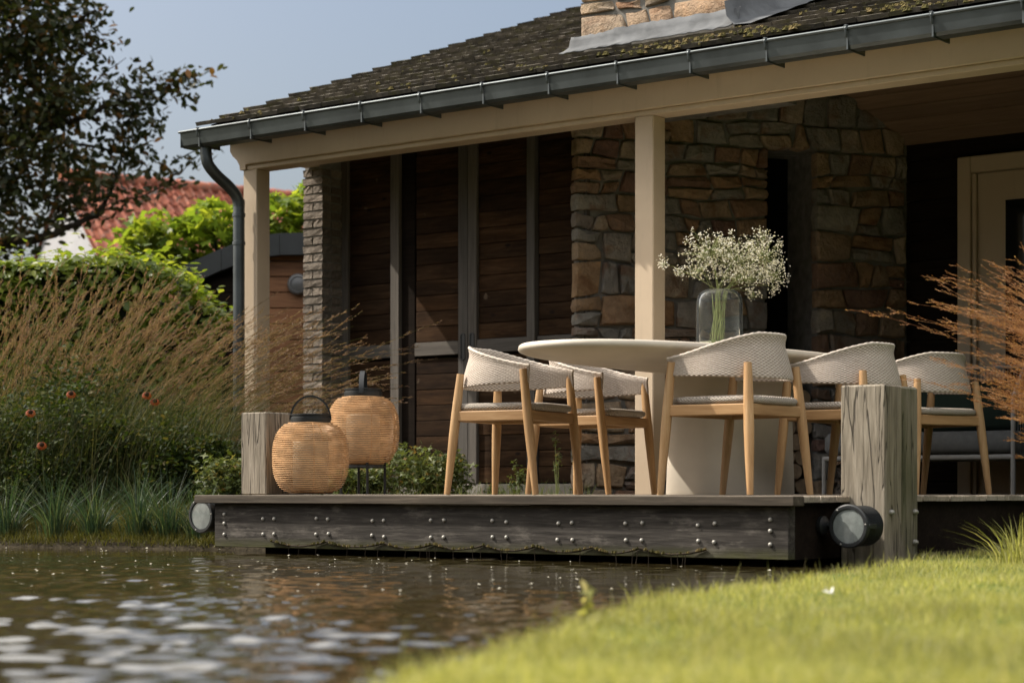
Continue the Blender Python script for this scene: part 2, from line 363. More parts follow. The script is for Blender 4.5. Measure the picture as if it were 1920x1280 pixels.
def m_rope_band():
    t = NT('gap_shaded_rope'); tc = t.new('ShaderNodeTexCoord'); sep = t.new('ShaderNodeSeparateXYZ'); t.l(tc.outputs['UV'], sep.inputs[0])
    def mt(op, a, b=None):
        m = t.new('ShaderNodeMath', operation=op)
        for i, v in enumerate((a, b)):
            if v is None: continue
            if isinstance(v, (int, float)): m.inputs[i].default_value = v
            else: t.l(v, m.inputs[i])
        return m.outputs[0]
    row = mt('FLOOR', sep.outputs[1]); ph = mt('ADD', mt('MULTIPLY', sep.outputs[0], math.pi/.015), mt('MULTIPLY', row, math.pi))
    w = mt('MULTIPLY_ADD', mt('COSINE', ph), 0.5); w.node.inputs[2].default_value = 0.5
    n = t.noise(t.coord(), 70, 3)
    c = t.mix(w, (0.30, 0.25, 0.205), t.ramp(n, [(0.3, (0.50, 0.43, 0.365)), (0.7, (0.66, 0.585, 0.51))]))  # dips of the weave coloured darker, shade between strands painted in
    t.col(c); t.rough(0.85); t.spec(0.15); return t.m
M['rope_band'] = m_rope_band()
M['rope_seat'] = m_rope('woven_seat', (0.60, 0.53, 0.45), 300, 300)
M['rattan'] = m_plain('rattan_cane', (0.56, 0.335, 0.165), 0.5, 0.4, 0, 0.22, 18, 0.1)
M['bark'] = m_plain('bark', (0.035, 0.028, 0.02), 0.9, 0.1, 0, 0.3, 20, 0.6)
M['soil'] = m_plain('soil', (0.04, 0.032, 0.022), 0.95, 0.1, 0, 0.4, 9, 0.6)
M['stem_green'] = m_plain('green_stem', (0.20, 0.225, 0.085), 0.5, 0.3, 0, 0.15, 20, 0)
M['flower_stem'] = m_plain('dull_stem', (0.06, 0.075, 0.025), 0.6, 0.2, 0, 0.2, 20, 0)
M['cushion_grey'] = m_plain('grey_cushion', (0.15, 0.155, 0.155), 0.85, 0.2, 0, 0.1, 30, 0.2)
M['cushion_green'] = m_plain('dark_green_cushion', (0.018, 0.03, 0.022), 0.85, 0.2, 0, 0.1, 30, 0.2)
M['alu'] = m_plain('light_grey_frame', (0.33, 0.33, 0.32), 0.5, 0.4, 0, 0.05, 8, 0)

# ------------------------------------------------------------------ terrain and water
lawn_edge = [(-3.5, -9), (-1.6, -3), (-0.95, 0.4), (-0.55, 1.6), (-0.33, 2.5), (-0.17, 3.1), (0.07, 4.2), (0.33, 5.4), (0.70, 6.3), (1.0, 7.0), (1.32, 7.7), (1.72, 8.75)]
pond = [site(r, d).xy for r, d in lawn_edge] + [Vector(p) for p in ((0.28, 0.85), (-0.6, 0.95), (-2.6, 0.9), (-3.55, 0.42), (-4.4, 0.28), (-5.3, 0.02), (-6.6, -0.35), (-9, -1.3), (-14, -4), (-20, -14), (-8, -24))]
PP = np.array([tuple(p) for p in pond])
def pond_sd(x, y):
    """signed distance: negative inside the pond"""
    dist = np.full(x.shape, 1e9); inside = np.zeros(x.shape, bool); n = len(PP)
    for i in range(n):
        a = PP[i]; b = PP[(i+1) % n]; e = b - a
        t = np.clip(((x-a[0])*e[0] + (y-a[1])*e[1])/(e @ e), 0, 1)
        dist = np.minimum(dist, np.hypot(x-a[0]-t*e[0], y-a[1]-t*e[1]))
        c = ((a[1] > y) != (b[1] > y)) & (x < (b[0]-a[0])*(y-a[1])/(b[1]-a[1]+1e-12) + a[0])
        inside ^= c
    return np.where(inside, -dist, dist)
def ground_z(x, y):
    s = pond_sd(x, y)
    garden = (y > -0.2 + 0.25*np.minimum(x+3.6, 0)) & (x < -0.12)
    g = -0.285 + np.clip(s, 0, 0.9)*0.26
    g = np.where(y > 2.2, np.maximum(g, -0.05), g)
    lw = -0.288 + np.clip(s, 0, 3.5)*0.014
    z = np.where(garden, g, lw)
    z = z + 0.008*np.sin(x*5.1+y*2.2)*np.cos(y*4.3-x)
    return np.where(s < 0, np.maximum(-0.29 + s*1.3, -0.8), z)
def axis(lo, hi, step, far):
    a = np.arange(lo, hi+1e-6, step); k = []; s = step; x = hi
    while x < far: s *= 1.5; x += s; k.append(x)
    j = []; s = step; x = lo
    while x > -far: s *= 1.5; x -= s; j.append(x)
    return np.concatenate([j[::-1], a, k])
gx = axis(-9, 6, 0.1, 600); gy = axis(-10, 7, 0.1, 600)
GX, GY = np.meshgrid(gx, gy, indexing='ij'); GZ = ground_z(GX, GY)
nx, ny = GX.shape
def grid_faces(nx, ny):
    i, j = np.meshgrid(np.arange(nx-1), np.arange(ny-1), indexing='ij'); a = (i*ny + j).ravel()
    return np.stack([a, a+ny, a+ny+1, a+1], 1)
def m_ground():
    t = NT('garden_ground'); v = t.coord()
    sep = t.new('ShaderNodeSeparateXYZ'); t.l(v, sep.inputs[0])
    n = t.noise(v, 3, 6); n2 = t.noise(v, 40, 4)
    grass = t.ramp(n2, [(0.3, (0.05, 0.07, 0.012)), (0.7, (0.11, 0.14, 0.03))])
    soil = t.ramp(n2, [(0.3, (0.02, 0.016, 0.01)), (0.7, (0.055, 0.045, 0.028))])
    # planting bed lies to the west of the deck, lawn to the east
    lt = t.new('ShaderNodeMath', operation='LESS_THAN'); lt.inputs[1].default_value = 0.3; t.l(sep.outputs[0], lt.inputs[0])
    gt = t.new('ShaderNodeMath', operation='GREATER_THAN'); gt.inputs[1].default_value = -3.0; t.l(sep.outputs[1], gt.inputs[0])
    an = t.new('ShaderNodeMath', operation='MULTIPLY'); t.l(lt.outputs[0], an.inputs[0]); t.l(gt.outputs[0], an.inputs[1])
    t.col(t.mix(an.outputs[0], grass, soil)); t.rough(0.95); t.spec(0.1); t.bump(n2, 0.6, 0.02); return t.m
tag(npobj('ground', np.stack([GX, GY, GZ], -1).reshape(-1, 3), grid_faces(nx, ny), m_ground(), None, True), 'garden ground of soil and lawn sloping down to the pond', 'ground', kind='structure')

WATER_Z = -0.315
def m_water():
    t = NT('pond_water'); t.col((0.030, 0.023, 0.009)); t.rough(0.035); t.b.inputs['IOR'].default_value = 1.6; t.spec(0.5)
    v = t.coord(scale=(1, 1, 1)); t.bump(t.noise(v, 26, 3, 0.5), 0.05, 0.01); return t.m
# fine ripples in the part of the pond in view
u = np.arange(-4.6, 2.6, 0.02); dd = 2.2*(12.6/2.2)**np.linspace(0, 1, 620)
U, D_ = np.meshgrid(u, dd, indexing='ij')
P = site_np(U*(0.35+D_/10.0), D_, np.full(U.shape, WATER_Z))
rw = np.random.RandomState(3); H = np.zeros(U.shape)
env = 0.55 + 0.45*np.sin(P[..., 0]*0.9+1.2)*np.sin(P[..., 1]*0.8-0.6)
for lam, amp, ndir in ((0.8, 0.0020, 5), (0.30, 0.0025, 10), (0.15, 0.0029, 14), (0.085, 0.0010, 14)):
    for k in range(ndir):
        th = rw.uniform(-1.3, 1.3) + math.radians(125); kx = 2*math.pi/(lam*rw.uniform(0.75, 1.3)); ph = rw.uniform(0, 6.28)
        H += amp/math.sqrt(ndir)*1.4*np.sin(kx*(P[..., 0]*math.cos(th) + P[..., 1]*math.sin(th)) + ph)
calm = np.clip((11.6 - D_)/4.0, 0.12, 1)
P[..., 2] += H*env*calm
wob = tag(npobj('water', P.reshape(-1, 3), grid_faces(*U.shape), m_water(), None, True), 'dark rippled pond water in front of the deck', 'water', kind='structure')
wm = wob.data.materials[0]
mb = MB(); mb.add([(-80, -80, WATER_Z-0.012), (60, -80, WATER_Z-0.012), (60, 2.5, WATER_Z-0.012), (-80, 2.5, WATER_Z-0.012)], [(0, 1, 2, 3)])
mb.obj('water_margin', wm, wob)
n = 420; dsp = rs.uniform(6.5, 11.9, n); Wsp = site_np(rs.uniform(-.26, .16, n)*dsp, dsp, np.full(n, WATER_Z+.006)); kp = (pond_sd(Wsp[:, 0], Wsp[:, 1]) < -.02) & ~((Wsp[:, 1] > -.08) & (Wsp[:, 0] > -3.6)); Wsp = Wsp[kp]; ssp = rs.uniform(.004, .012, len(Wsp))
asp = rs.uniform(0, 6.28, len(Wsp)); Vsp = np.stack([Wsp + np.stack([ssp*np.cos(asp+k*1.571)*(1 if k % 2 else .5), ssp*np.sin(asp+k*1.571)*(1 if k % 2 else .5), ssp*.3*(k == 1)], 1) for k in range(4)], 1).reshape(-1, 3)
tag(npobj('floating_specks', Vsp, np.arange(len(Vsp)).reshape(-1, 4), m_plain('pale_fluff', (.55, .52, .42), .8, .2, 0, .2, 20, 0)), 'pale seeds and petals floating on the pond near the deck', 'debris', kind='stuff')
# ------------------------------------------------------------------ timber deck
deck = thing('timber_deck', 'low weathered grey timber deck with bolted dark front beam over the pond', 'deck', (-1.8, 1.4, 0))
def grooved_board(L, w=0.142, t=0.028, g=9):
    prof = [(0, -t)]
    for k in range(g):
        y0 = w*k/g; y1 = w*(k+1)/g; e = (y1-y0)*0.2
        prof += [(y0+e, -0.006), (y0+e*1.4, 0), (y1-e*1.4, 0), (y1-e, -0.006)]
    prof += [(w, -t)]; prof[1] = (0.0, -0.004); prof[-2] = (w, -0.004)
    n = len(prof); V = [(0, y, z) for y, z in prof] + [(L, y, z) for y, z in prof]
    F = [(i, (i+1) % n, n+(i+1) % n, n+i)[::-1] for i in range(n)] + [tuple(range(n)), tuple(range(2*n-1, n-1, -1))]
    return MB().add(V, F)
bm_main = grooved_board(2.83).mesh('deck_board', M['deck']); bm_full = grooved_board(3.70).mesh('deck_board', M['deck'])
bm_porch = grooved_board(4.4).mesh('deck_board', M['deck'])
for k in range(29):
    y = 0.055 + k*0.1475
    if y < 1.25: me, x = bm_full, -3.67
    elif y < 3.05: me, x = bm_main, -2.80
    else: me, x = bm_main, -2.80 + (0.0)
    inst('deck_board', me, deck, (x + rnd.uniform(-0.004, 0.004) + 0.02, y, rnd.uniform(-0.0015, 0.0015)))
mb = MB(); mb.box((-3.70, -0.045, -0.045), (0.052, 0.05, 0.0), bev=0.004); mb.obj('edge_board', M['deck_edge'], deck)
fas = MB().box((-3.586, 0.0, -0.282), (0.0, 0.06, -0.047), bev=0.003).obj('fascia_beam', M['fascia'], deck)
MB().box((-0.075, 0.0625, -0.285), (-0.004, 4.3, -0.0305), bev=0.003).obj('side_beam', M['dark_wood'], deck)
MB().box((-3.58, 0.0625, -0.285), (-3.52, 1.25, -0.0305), bev=0.003).obj('side_beam', M['fascia'], deck)
for x in (-3.3, -2.2, -1.1, -0.3):
    MB().box((x, 0.1, -0.75), (x+0.12, 0.22, -0.05), bev=0.004).obj('pile', M['dark_wood'], deck)
prof = [(0.0, -0.012), (0.0115, -0.011), (0.0115, -0.003), (0.009, 0.003), (0.004, 0.0062), (0.0, 0.007)]
V = []; 
bolt = MB().lathe([(0.0102, 0), (0.0102, 0.004), (0.0085, 0.0075), (0.005, 0.0098), (0.002, 0.0105)], 10).mesh('bolt', M['steel'], True, 50)
def fx(px):
    t = (px-960)/3750.0; return (8.8*t-1.217)/(0.794+0.607*t)
for px in (494, 515, 594, 617, 699, 722, 810, 834, 924, 951, 1047, 1074, 1175, 1204, 1309, 1340):
    for z in (-0.128, -0.208):
        inst('bolt', bolt, fas, (fx(px)+rnd.uniform(-.004, .004), -0.0005, z+rnd.uniform(-.006, .006)), (math.radians(90), 0, 0))
for px in (422, 1445):
    for z in (-0.105, -0.155, -0.215):
        inst('bolt', bolt, fas, (fx(px), -0.0005, z), (math.radians(90), 0, 0))
# mossy rope slung along the foot of the front beam
mb = MB(); moss = MB(); kn = [-3.15, -2.75, -2.35, -2.02, -1.7, -1.38, -1.05, -0.78, -0.42]
for a, b in zip(kn[:-1], kn[1:]):
    pts = []
    for i in range(9):
        t = i/8; pts.append((a+(b-a)*t, -0.012+0.004*math.sin(i), -0.243 - 0.026*math.sin(math.pi*t) + rnd.uniform(-.002, .002)))
    mb.tube(pts, 0.006, 6)
    for i in range(26):
        t = rnd.random(); x = a+(b-a)*t; z = -0.243 - 0.026*math.sin(math.pi*t)
        s = rnd.uniform(.004, .010); moss.tube([(x-s, -0.014, z), (x, -0.016, z+s*.6), (x+s, -0.013, z)], [s*.4, s, s*.4], 5)
strings = MB()
for i in range(26):
    x = rnd.uniform(-3.1, -0.45); strings.tube([(x, -0.014, -0.255), (x+rnd.uniform(-.01, .01), -0.016, -0.318)], 0.0018, 4)
rp = thing('mossy_rope', 'mossy sagging rope strung along the foot of the deck front beam', 'rope', (-1.8, -0.012, -0.25))
mb.obj('rope_strand', M['bark'], rp); tag(moss.obj('moss', M['moss'], rp), kind='stuff'); tag(strings.obj('hanging_string', M['bark'], rp), kind='stuff')

# ------------------------------------------------------------------ the house
YP, YW = 2.53, 3.3                     # post line, plank wall line
house = thing('veranda_house', 'stone and timber house with shingle roof and cream veranda posts by the pond', 'house', (-3.2, 3.3, -0.05))
for x in (-5.765, -2.40):
    MB().box((x-0.068, YP-0.068, -0.06), (x+0.068, YP+0.068, 2.31), bev=0.006).obj('veranda_post', M['cream'], house)
bmx0, bmx1 = -5.80, 3.2
beam = MB().box((bmx0, YP-0.085, 2.345), (bmx1, YP+0.10, 2.60), bev=0.005)
beam.obj('eaves_beam', M['cream'], house)
MB().box((-5.80, YP-0.065, 2.31), (bmx1, YP+0.085, 2.3445), bev=0.004).obj('beam_lip', M['cream'], house)
V = []; pr = [(YP-0.0855, 2.505), (YP-0.12, 2.515), (YP-0.16, 2.54), (YP-0.30, 2.55), (YP-0.30, 2.585), (YP-0.0855, 2.585)]
n = len(pr); V = [(bmx0-0.26, y, z) for y, z in pr] + [(bmx1, y, z) for y, z in pr]
MB().add(V, [(i, n+i, n+(i+1) % n, (i+1) % n) for i in range(n)] + [tuple(range(n)), tuple(range(2*n-1, n-1, -1))]).obj('soffit_moulding', M['cream'], house)
# curved bracket closing the beam at its west end
br = [(-5.955, 2.60), (-5.955, 2.455), (-5.93, 2.42), (-5.885, 2.385), (-5.86, 2.345), (-5.855, 2.312), (-5.8005, 2.312), (-5.8005, 2.60)]
n = len(br); MB().add([(x, YP-0.078, z) for x, z in br] + [(x, YP+0.09, z) for x, z in br], [tuple(range(n)), tuple(range(2*n-1, n-1, -1))] + [(i, n+i, n+(i+1) % n, (i+1) % n) for i in range(n)]).obj('beam_bracket', M['cream'], house)
# side beam of the west gable
MB().box((-5.80, YP+0.105, 2.40), (-5.66, 3.08, 2.58), bev=0.004).obj('gable_beam', M['cream'], house)
# roof
EY, EZ, PITCH = 2.16, 2.595, 0.372
RX0, RX1 = -6.00, 3.2
def roof_z(y): return EZ + PITCH*(y-EY)
ra = math.atan(PITCH)
roof = MB().add([(RX0+.05, EY+.1, roof_z(EY+.1)-.012), (RX1, EY+.1, roof_z(EY+.1)-.012), (RX1, 9.0, roof_z(9)-.012), (RX0+.05, 9.0, roof_z(9)-.012),
                 (RX0+.05, EY+.1, roof_z(EY+.1)-.075), (RX1, EY+.1, roof_z(EY+.1)-.075), (RX1, 9.0, roof_z(9)-.075), (RX0+.05, 9.0, roof_z(9)-.075)],
                [(0, 1, 2, 3), (7, 6, 5, 4), (0, 4, 5, 1), (1, 5, 6, 2), (2, 6, 7, 3), (3, 7, 4, 0)]).obj('roof', M['dark_wood'], house)
# back slope so that the loft is closed
MB().add([(RX0, 9.0, roof_z(9)), (RX1, 9.0, roof_z(9)), (RX1, 15.5, 2.4), (RX0, 15.5, 2.4)], [(0, 1, 2, 3)]).obj('rear_roof', M['shingle'], house)
def shingle_mesh(seed):
    r = random.Random(seed); n = 4; w = 0.195; L = 0.40; th = 0.029
    V = []; 
    for i in range(n+1):
        x = -w/2 + w*i/n; j = r.uniform(-.0035, .0035); h = r.uniform(-.002, .0025)
        V += [(x, j, th+h), (x, j+.004, 0.002), (x, L, 0.008), (x, L, 0.0)]
    F = []
    for i in range(n):
        a = 4*i; b = a+4
        F += [(a, b, b+2, a+2), (a+1, b+1, b, a), (a+3, b+3, b+1, a+1)]
    F += [(0, 2, 3, 1), (4*n+1, 4*n+3, 4*n+2, 4*n)]
    return MB().add(V, F)
SH = [shingle_mesh(s) for s in range(6)]; SHm = [s.mesh('shingle', M['shingle']) for s in SH]
slots = []
row = 0; y = EY
while y < 8.75:
    x = RX0 + 0.1 + (0.1 if row % 2 else 0.0)
    if row % 2: slots.append((RX0+0.05, y, 0.5))
    while x < 1.6:
        px_ok = True
        if not (-3.12 < x < -1.9 and 2.78 < y < 3.7): slots.append((x, y, 1.0))
        x += 0.2
    y += 0.235; row += 1
cv = Vector(CAM)
def vis(s):
    x, y, w = s; v = Vector((x, y, roof_z(y))) - cv
    r = RX*v.x + RY*v.y; d = -RY*v.x + RX*v.y
    px = 960 + 3750*r/d; py = 920 - 3750*v.z/d
    return (0 if (-20 < px < 1940 and py > -15) else 1, d)
slots.sort(key=vis)
R0 = Matrix.Rotation(ra, 4, 'X')
big = MB()
for k, (x, y, w) in enumerate(slots):
    zz = roof_z(y) + rnd.uniform(0, .0025); sy = rnd.uniform(.97, 1.03)
    if k < 300:
        inst('shingle', SHm[k % 6], roof, (x, y + rnd.uniform(-.004, .004), zz), (ra - 0.045, 0, rnd.uniform(-.005, .005)), (w*0.985, sy, 1))
    else:
        Mx = Matrix.Translation((x, y, zz)) @ Matrix.Rotation(ra-0.045, 4, 'X') @ Matrix.Diagonal((w*0.985, sy, 1, 1))
        s = SH[k % 6]; big.add([Mx @ Vector(p) for p in s.v], s.f)
tag(big.obj('shingle_field', M['shingle_i'], roof), kind='stuff')
# moss lumps on the courses
mm = MB()
for i in range(850):
    rr_ = int(rnd.expovariate(0.32)) % 24; y = EY + rr_*0.235 + rnd.gauss(0.02, 0.03); x = min(0.5, -1.3 + rnd.gauss(0, 1.1)) if rnd.random() < .85 else rnd.uniform(RX0+.1, 0.4)
    if (math.sin(x*2.1+rr_)*math.sin(x*5.3+1.7*rr_) < -0.05) or (-3.2 < x < -1.9 and 2.55 < y < 3.8): continue
    s = rnd.uniform(.007, .026); z = roof_z(y) + .030
    k = 6; Vt = [(x + s*rnd.uniform(.7, 1.3)*math.cos(a*6.283/k), y + s*rnd.uniform(.6, 1.2)*math.sin(a*6.283/k), z - .012) for a in range(k)]
    Vt += [(x + .55*s*math.cos(a*6.283/k+.4), y + .55*s*math.sin(a*6.283/k+.4), z + s*rnd.uniform(.2, .5)) for a in range(k)] + [(x, y, z + s*rnd.uniform(.35, .65))]
    mm.add(Vt, [(a, (a+1) % k, k+(a+1) % k, k+a) for a in range(k)] + [(k+a, k+(a+1) % k, 2*k) for a in range(k)])
tag(mm.obj('roof_moss', M['moss'], roof), kind='stuff')
# gutter: half-box profile with rolled bead
gp = [(2.185, 2.5370), (2.18, 2.4520), (2.155, 2.4300), (2.065, 2.4300), (2.045, 2.4470), (2.028, 2.5340)]
V = []; 
for x in (RX0-0.02, RX1):
    for (yy, zz) in gp: V.append((x, yy, zz))
    for (yy, zz) in gp[::-1]: V.append((x, yy + (0.005 if yy < 2.1 else -0.005), zz + 0.005))
n = 12; F = [(i, (i+1) % n, n+(i+1) % n, n+i) for i in range(n)] + [tuple(range(n))[::-1], tuple(range(n, 2*n))]
gut = MB().add(V, F).obj('gutter', M['zinc'], house)
MB().box((RX0-0.024, 2.034, 2.4340), (RX0-0.0205, 2.182, 2.5320)).obj('gutter_end_cap', M['zinc'], gut)
MB().tube([(RX0-0.03, 2.026, 2.5400), (RX1, 2.026, 2.5400)], 0.0095, 10).obj('gutter_bead', M['zinc'], gut, smooth=True)
gb = MB(); gb.tube([(0, 2.022, 2.5520), (0, 2.014, 2.5370), (0, 2.02, 2.5020), (0, 2.028, 2.4870)], 0.0065, 6); gb.box((-0.010, 2.013, 2.5280), (0.010, 2.04, 2.5560), bev=.003)
gb.box((-0.005, 2.036, 2.4250), (0.005, 2.05, 2.5020)); gb.box((-0.004, 2.04, 2.4220), (0.004, 2.24, 2.4665))
gbm = gb.mesh('gutter_bracket', M['zinc'])
x = RX0 + 0.16
while x < 1.6: inst('gutter_bracket', gbm, gut, (x, 0, 0)); x += 0.505
# downpipe with swan neck
dp = [(-5.85, 2.115, 2.44), (-5.85, 2.115, 2.38), (-5.842, 2.13, 2.31), (-5.828, 2.20, 2.24), (-5.812, 2.29, 2.18), (-5.80, 2.36, 2.115), (-5.797, 2.385, 2.04), (-5.797, 2.385, 1.9), (-5.797, 2.385, -0.06)]
sm = []
for i in range(len(dp)-1):
    p0 = Vector(dp[max(i-1, 0)]); p1 = Vector(dp[i]); p2 = Vector(dp[i+1]); p3 = Vector(dp[min(i+2, len(dp)-1)])
    for k in range(5):
        t = k/5; sm.append(0.5*((2*p1) + (p2-p0)*t + (2*p0-5*p1+4*p2-p3)*t*t + (3*p1-p0-3*p2+p3)*t**3))
sm.append(Vector(dp[-1]))
pipe = MB().tube(sm, 0.041, 16).obj('downpipe', M['zinc'], house, smooth=True, angle=60)
for z in (1.98, 1.78, 1.05, 0.2):
    MB().lathe([(0.0415, z-.014), (0.046, z-.012), (0.046, z+.012), (0.0415, z+.014)], 16, -5.797, 2.385, cap=False).obj('pipe_collar', M['zinc'], pipe, smooth=True, angle=50)
# brick pier
pcx0, pcx1, pcy0, pcy1 = -5.825, -5.635, 3.08, 3.27
pier = MB().box((pcx0+.008, pcy0+.008, -0.06), (pcx1-.008, pcy1+.6, 2.75)).obj('brick_pier', M['mortar'], house)
def rough_block(w, d, h, seed, j=0.006, n=3):
    r = random.Random(seed); mb = MB()
    def disp(): return r.uniform(-j, j)
    for face in range(4):
        pass
    V = {}; F = []
    def vid(p):
        k = tuple(round(c, 4) for c in p)
        if k not in V: V[k] = (len(V), (p[0]+disp(), p[1]+disp(), p[2]+disp()*.5))
        return V[k][0]
    g = [i/n for i in range(n+1)]
    for a in range(n):
        for b in range(2):
            u0, u1, v0, v1 = g[a], g[a+1], b/2, (b+1)/2
            for (o, du, dv) in (((0, 0, 0), (w, 0, 0), (0, 0, h)), ((w, 0, 0), (0, d, 0), (0, 0, h)), ((w, d, 0), (-w, 0, 0), (0, 0, h)), ((0, d, 0), (0, -d, 0), (0, 0, h))):
                q = [tuple(o[i]+du[i]*uu+dv[i]*vv for i in range(3)) for uu, vv in ((u0, v0), (u1, v0), (u1, v1), (u0, v1))]
                F.append(tuple(vid(p) for p in q))
    vs_ = [None]*len(V)
    for k, (i, p) in V.items(): vs_[i] = p
    top = [vid(p) for p in ((0, 0, h), (w, 0, h), (w, d, h), (0, d, h))]; bot = [vid(p) for p in ((0, d, 0), (w, d, 0), (w, 0, 0), (0, 0, 0))]
    F += [tuple(top), tuple(bot)]
    return MB().add(vs_, F)
bk_h = [rough_block(0.088, 0.09, 0.050, s, .004).mesh('brick', M['brick']) for s in range(5)]
bk_s = [rough_block(0.188, 0.09, 0.050, s+9, .004).mesh('brick', M['brick']) for s in range(5)]
bk_p = [rough_block(0.09, 0.192, 0.050, s+19, .003).mesh('brick', M['brick']) for s in range(4)]
for c in range(39):
    z = -0.04 + c*0.0625
    if c % 2 == 0:
        inst('brick', rnd.choice(bk_h), pier, (pcx0, pcy0-rnd.uniform(0, .006), z)); inst('brick', rnd.choice(bk_h), pier, (pcx0+.1, pcy0-rnd.uniform(0, .006), z))
        inst('brick', rnd.choice(bk_p), pier, (pcx1-.09, pcy0+.1, z))
    else:
        inst('brick', rnd.choice(bk_s), pier, (pcx0, pcy0-rnd.uniform(0, .006), z)); inst('brick', rnd.choice(bk_h), pier, (pcx1-.0885, pcy0+.1, z), None, (1, 1, 1))
        inst('brick', rnd.choice(bk_h), pier, (pcx1-.0885, pcy0+.2, z))
# plank doors
def wx(px):
    t = (px-960)/3750.0; return ((8.8+0.794*YW)*t - 1.217 - 0.607*YW)/(0.794+0.607*t)
ZT = 2.95
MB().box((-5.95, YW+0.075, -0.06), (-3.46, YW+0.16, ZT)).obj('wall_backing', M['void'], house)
MB().box((-5.62, YW-0.01, -0.06), (-3.43, YW+0.07, 0.07), bev=.004).obj('plinth', M['plinth'], house)
MB().box((wx(750), YW+0.02, 0.072), (wx(775), YW+0.07, ZT), bev=.004).obj('jamb', M['dark_wood'], house)
leaves = [(637, 750, 17, 16, 0.0), (775.5, 878.5, 0, 18, 0.004), (880, 1005, 16, 15, -0.004), (1005.5, 1102, 0, 6, 0.002)]
for i, (a, b, sl, sr_, off) in enumerate(leaves):
    xa, xb = wx(a), wx(b); wa = (wx(a+sl)-xa) if sl else 0.012; wb = xb-wx(b-sr_)
    leaf = MB().box((xa+.004, YW+.045+off, 0.075), (xb-.004, YW+.07+off, ZT)).obj('door_leaf', M['dark_wood'], house)
    if sl: MB().box((xa, YW+off-.012, 0.073), (xa+wa, YW+.044+off, ZT), bev=.003).obj('stile', M['door_grey'], leaf)
    MB().box((xb-wb, YW+off-.012, 0.073), (xb-.001, YW+.044+off, ZT), bev=.003).obj('stile', M['door_grey'], leaf)
    MB().box((xa+wa+.0005, YW+off-.008, 0.99), (xb-wb-.0005, YW+.040+off, 1.085), bev=.003).obj('rail', M['door_grey_h'], leaf)
    z = 0.08; L = xb-wb-xa-wa-.002
    pm = [MB().box((0, 0, 0), (L, .03, .108), bev=.003).mesh('plank', M['plank']) for _ in range(1)]
    while z < ZT-.1:
        if not (0.985-.108 < z < 1.086):
            inst('plank', pm[0], leaf, (xa+wa+.001, YW+.012+off+rnd.uniform(-.003, .003), z))
            z += 0.1115
        else:
            hh = .985 - z
            if hh > .02: inst('plank', pm[0], leaf, (xa+wa+.001, YW+.012+off, z), None, (1, 1, hh/.108))
            z = 1.089
    if i in (1, 2):
        xc = xb-wb*.5 if i == 1 else xa+wa*.5
        pr = [(0.022*math.cos(t*math.pi/8), (0.075 if math.sin(t*math.pi/8) > 0 else -0.075)+0.022*math.sin(t*math.pi/8)) for t in range(16)]
        V = [(xc+p[0], YW+off-.013, 1.04+p[1]) for p in pr] + [(xc+p[0], YW+off-.017, 1.04+p[1]) for p in pr]
        V += [(xc+p[0]*.7, YW+off-.017, 1.04+p[1]*.92) for p in pr] + [(xc+p[0]*.7, YW+off-.0125, 1.04+p[1]*.92) for p in pr]
        F = []
        for s in range(3): F += [(s*16+k, s*16+(k+1) % 16, (s+1)*16+(k+1) % 16, (s+1)*16+k) for k in range(16)]
        F.append(tuple(48+k for k in range(16)))
        MB().add(V, F).obj('pull_handle', M['black_metal'], leaf)
# rubble stone wall running back into the house, with a firewood niche
P0 = Vector((-3.42, 3.26, 0)); P3 = Vector((-2.03, 5.27, 0)); wu = (P3-P0).normalized(); wn_ = Vector((wu.y, -wu.x, 0)); LW = (P3-P0).length
NU0, NU1, NZ = 1.374, 1.735, 2.40
def wp(u, z, o): return P0 + wu*u + wn_*o + Vector((0, 0, z))
ZS = 2.86
mb = MB()
def wbox(mb, u0, u1, z0, z1, o0, o1):
    V = [wp(u, z, o) for z in (z0, z1) for u, o in ((u0, o1), (u1, o1), (u1, o0), (u0, o0))]
    mb.add(V, [(3, 2, 1, 0), (4, 5, 6, 7), (0, 1, 5, 4), (1, 2, 6, 5), (2, 3, 7, 6), (3, 0, 4, 7)])
wbox(mb, -.02, NU0-.02, -.06, ZS, -.5, -.035); wbox(mb, NU1+.02, LW+.3, -.06, ZS, -.5, -.035); wbox(mb, NU0-.02, NU1+.02, NZ+.02, ZS, -.5, -.035)
swall = mb.obj('stone_wall', M['mortar'], house)
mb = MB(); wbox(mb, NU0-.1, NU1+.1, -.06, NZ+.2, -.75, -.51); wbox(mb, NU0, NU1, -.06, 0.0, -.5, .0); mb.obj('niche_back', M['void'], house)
def stone_mesh(poly, depth, seed, mat, plane):
    """poly: list of (u,z); rounded cobble face"""
    r = random.Random(seed); n = len(poly); cu = sum(p[0] for p in poly)/n; cz = sum(p[1] for p in poly)/n
    pts = []
    for i in range(n):
        a = poly[i]; b = poly[(i+1) % n]
        pts.append((a[0]*.94+cu*.06, a[1]*.94+cz*.06) if r.random() < .8 else a)
        pts.append(((a[0]+b[0])/2 + r.uniform(-.009, .009), (a[1]+b[1])/2 + r.uniform(-.009, .009)))
    m = len(pts); V = []
    dj = [depth*r.uniform(.55, 1.25) for _ in range(m)]
    for s, o in ((1.0, -.06), (1.0, -.004), (0.965, .75), (0.86, 1.0)):
        for k, p in enumerate(pts): V.append(plane(cu+(p[0]-cu)*s, cz+(p[1]-cz)*s, (o*dj[k] if o > 0 else o)))
    V.append(plane(cu, cz, depth*r.uniform(.95, 1.25)))
    F = []
    for s in range(3): F += [(s*m+k, s*m+(k+1) % m, (s+1)*m+(k+1) % m, (s+1)*m+k) for k in range(m)]
    F += [(3*m+k, 3*m+(k+1) % m, 4*m) for k in range(m)]
    return MB().add(V, F)
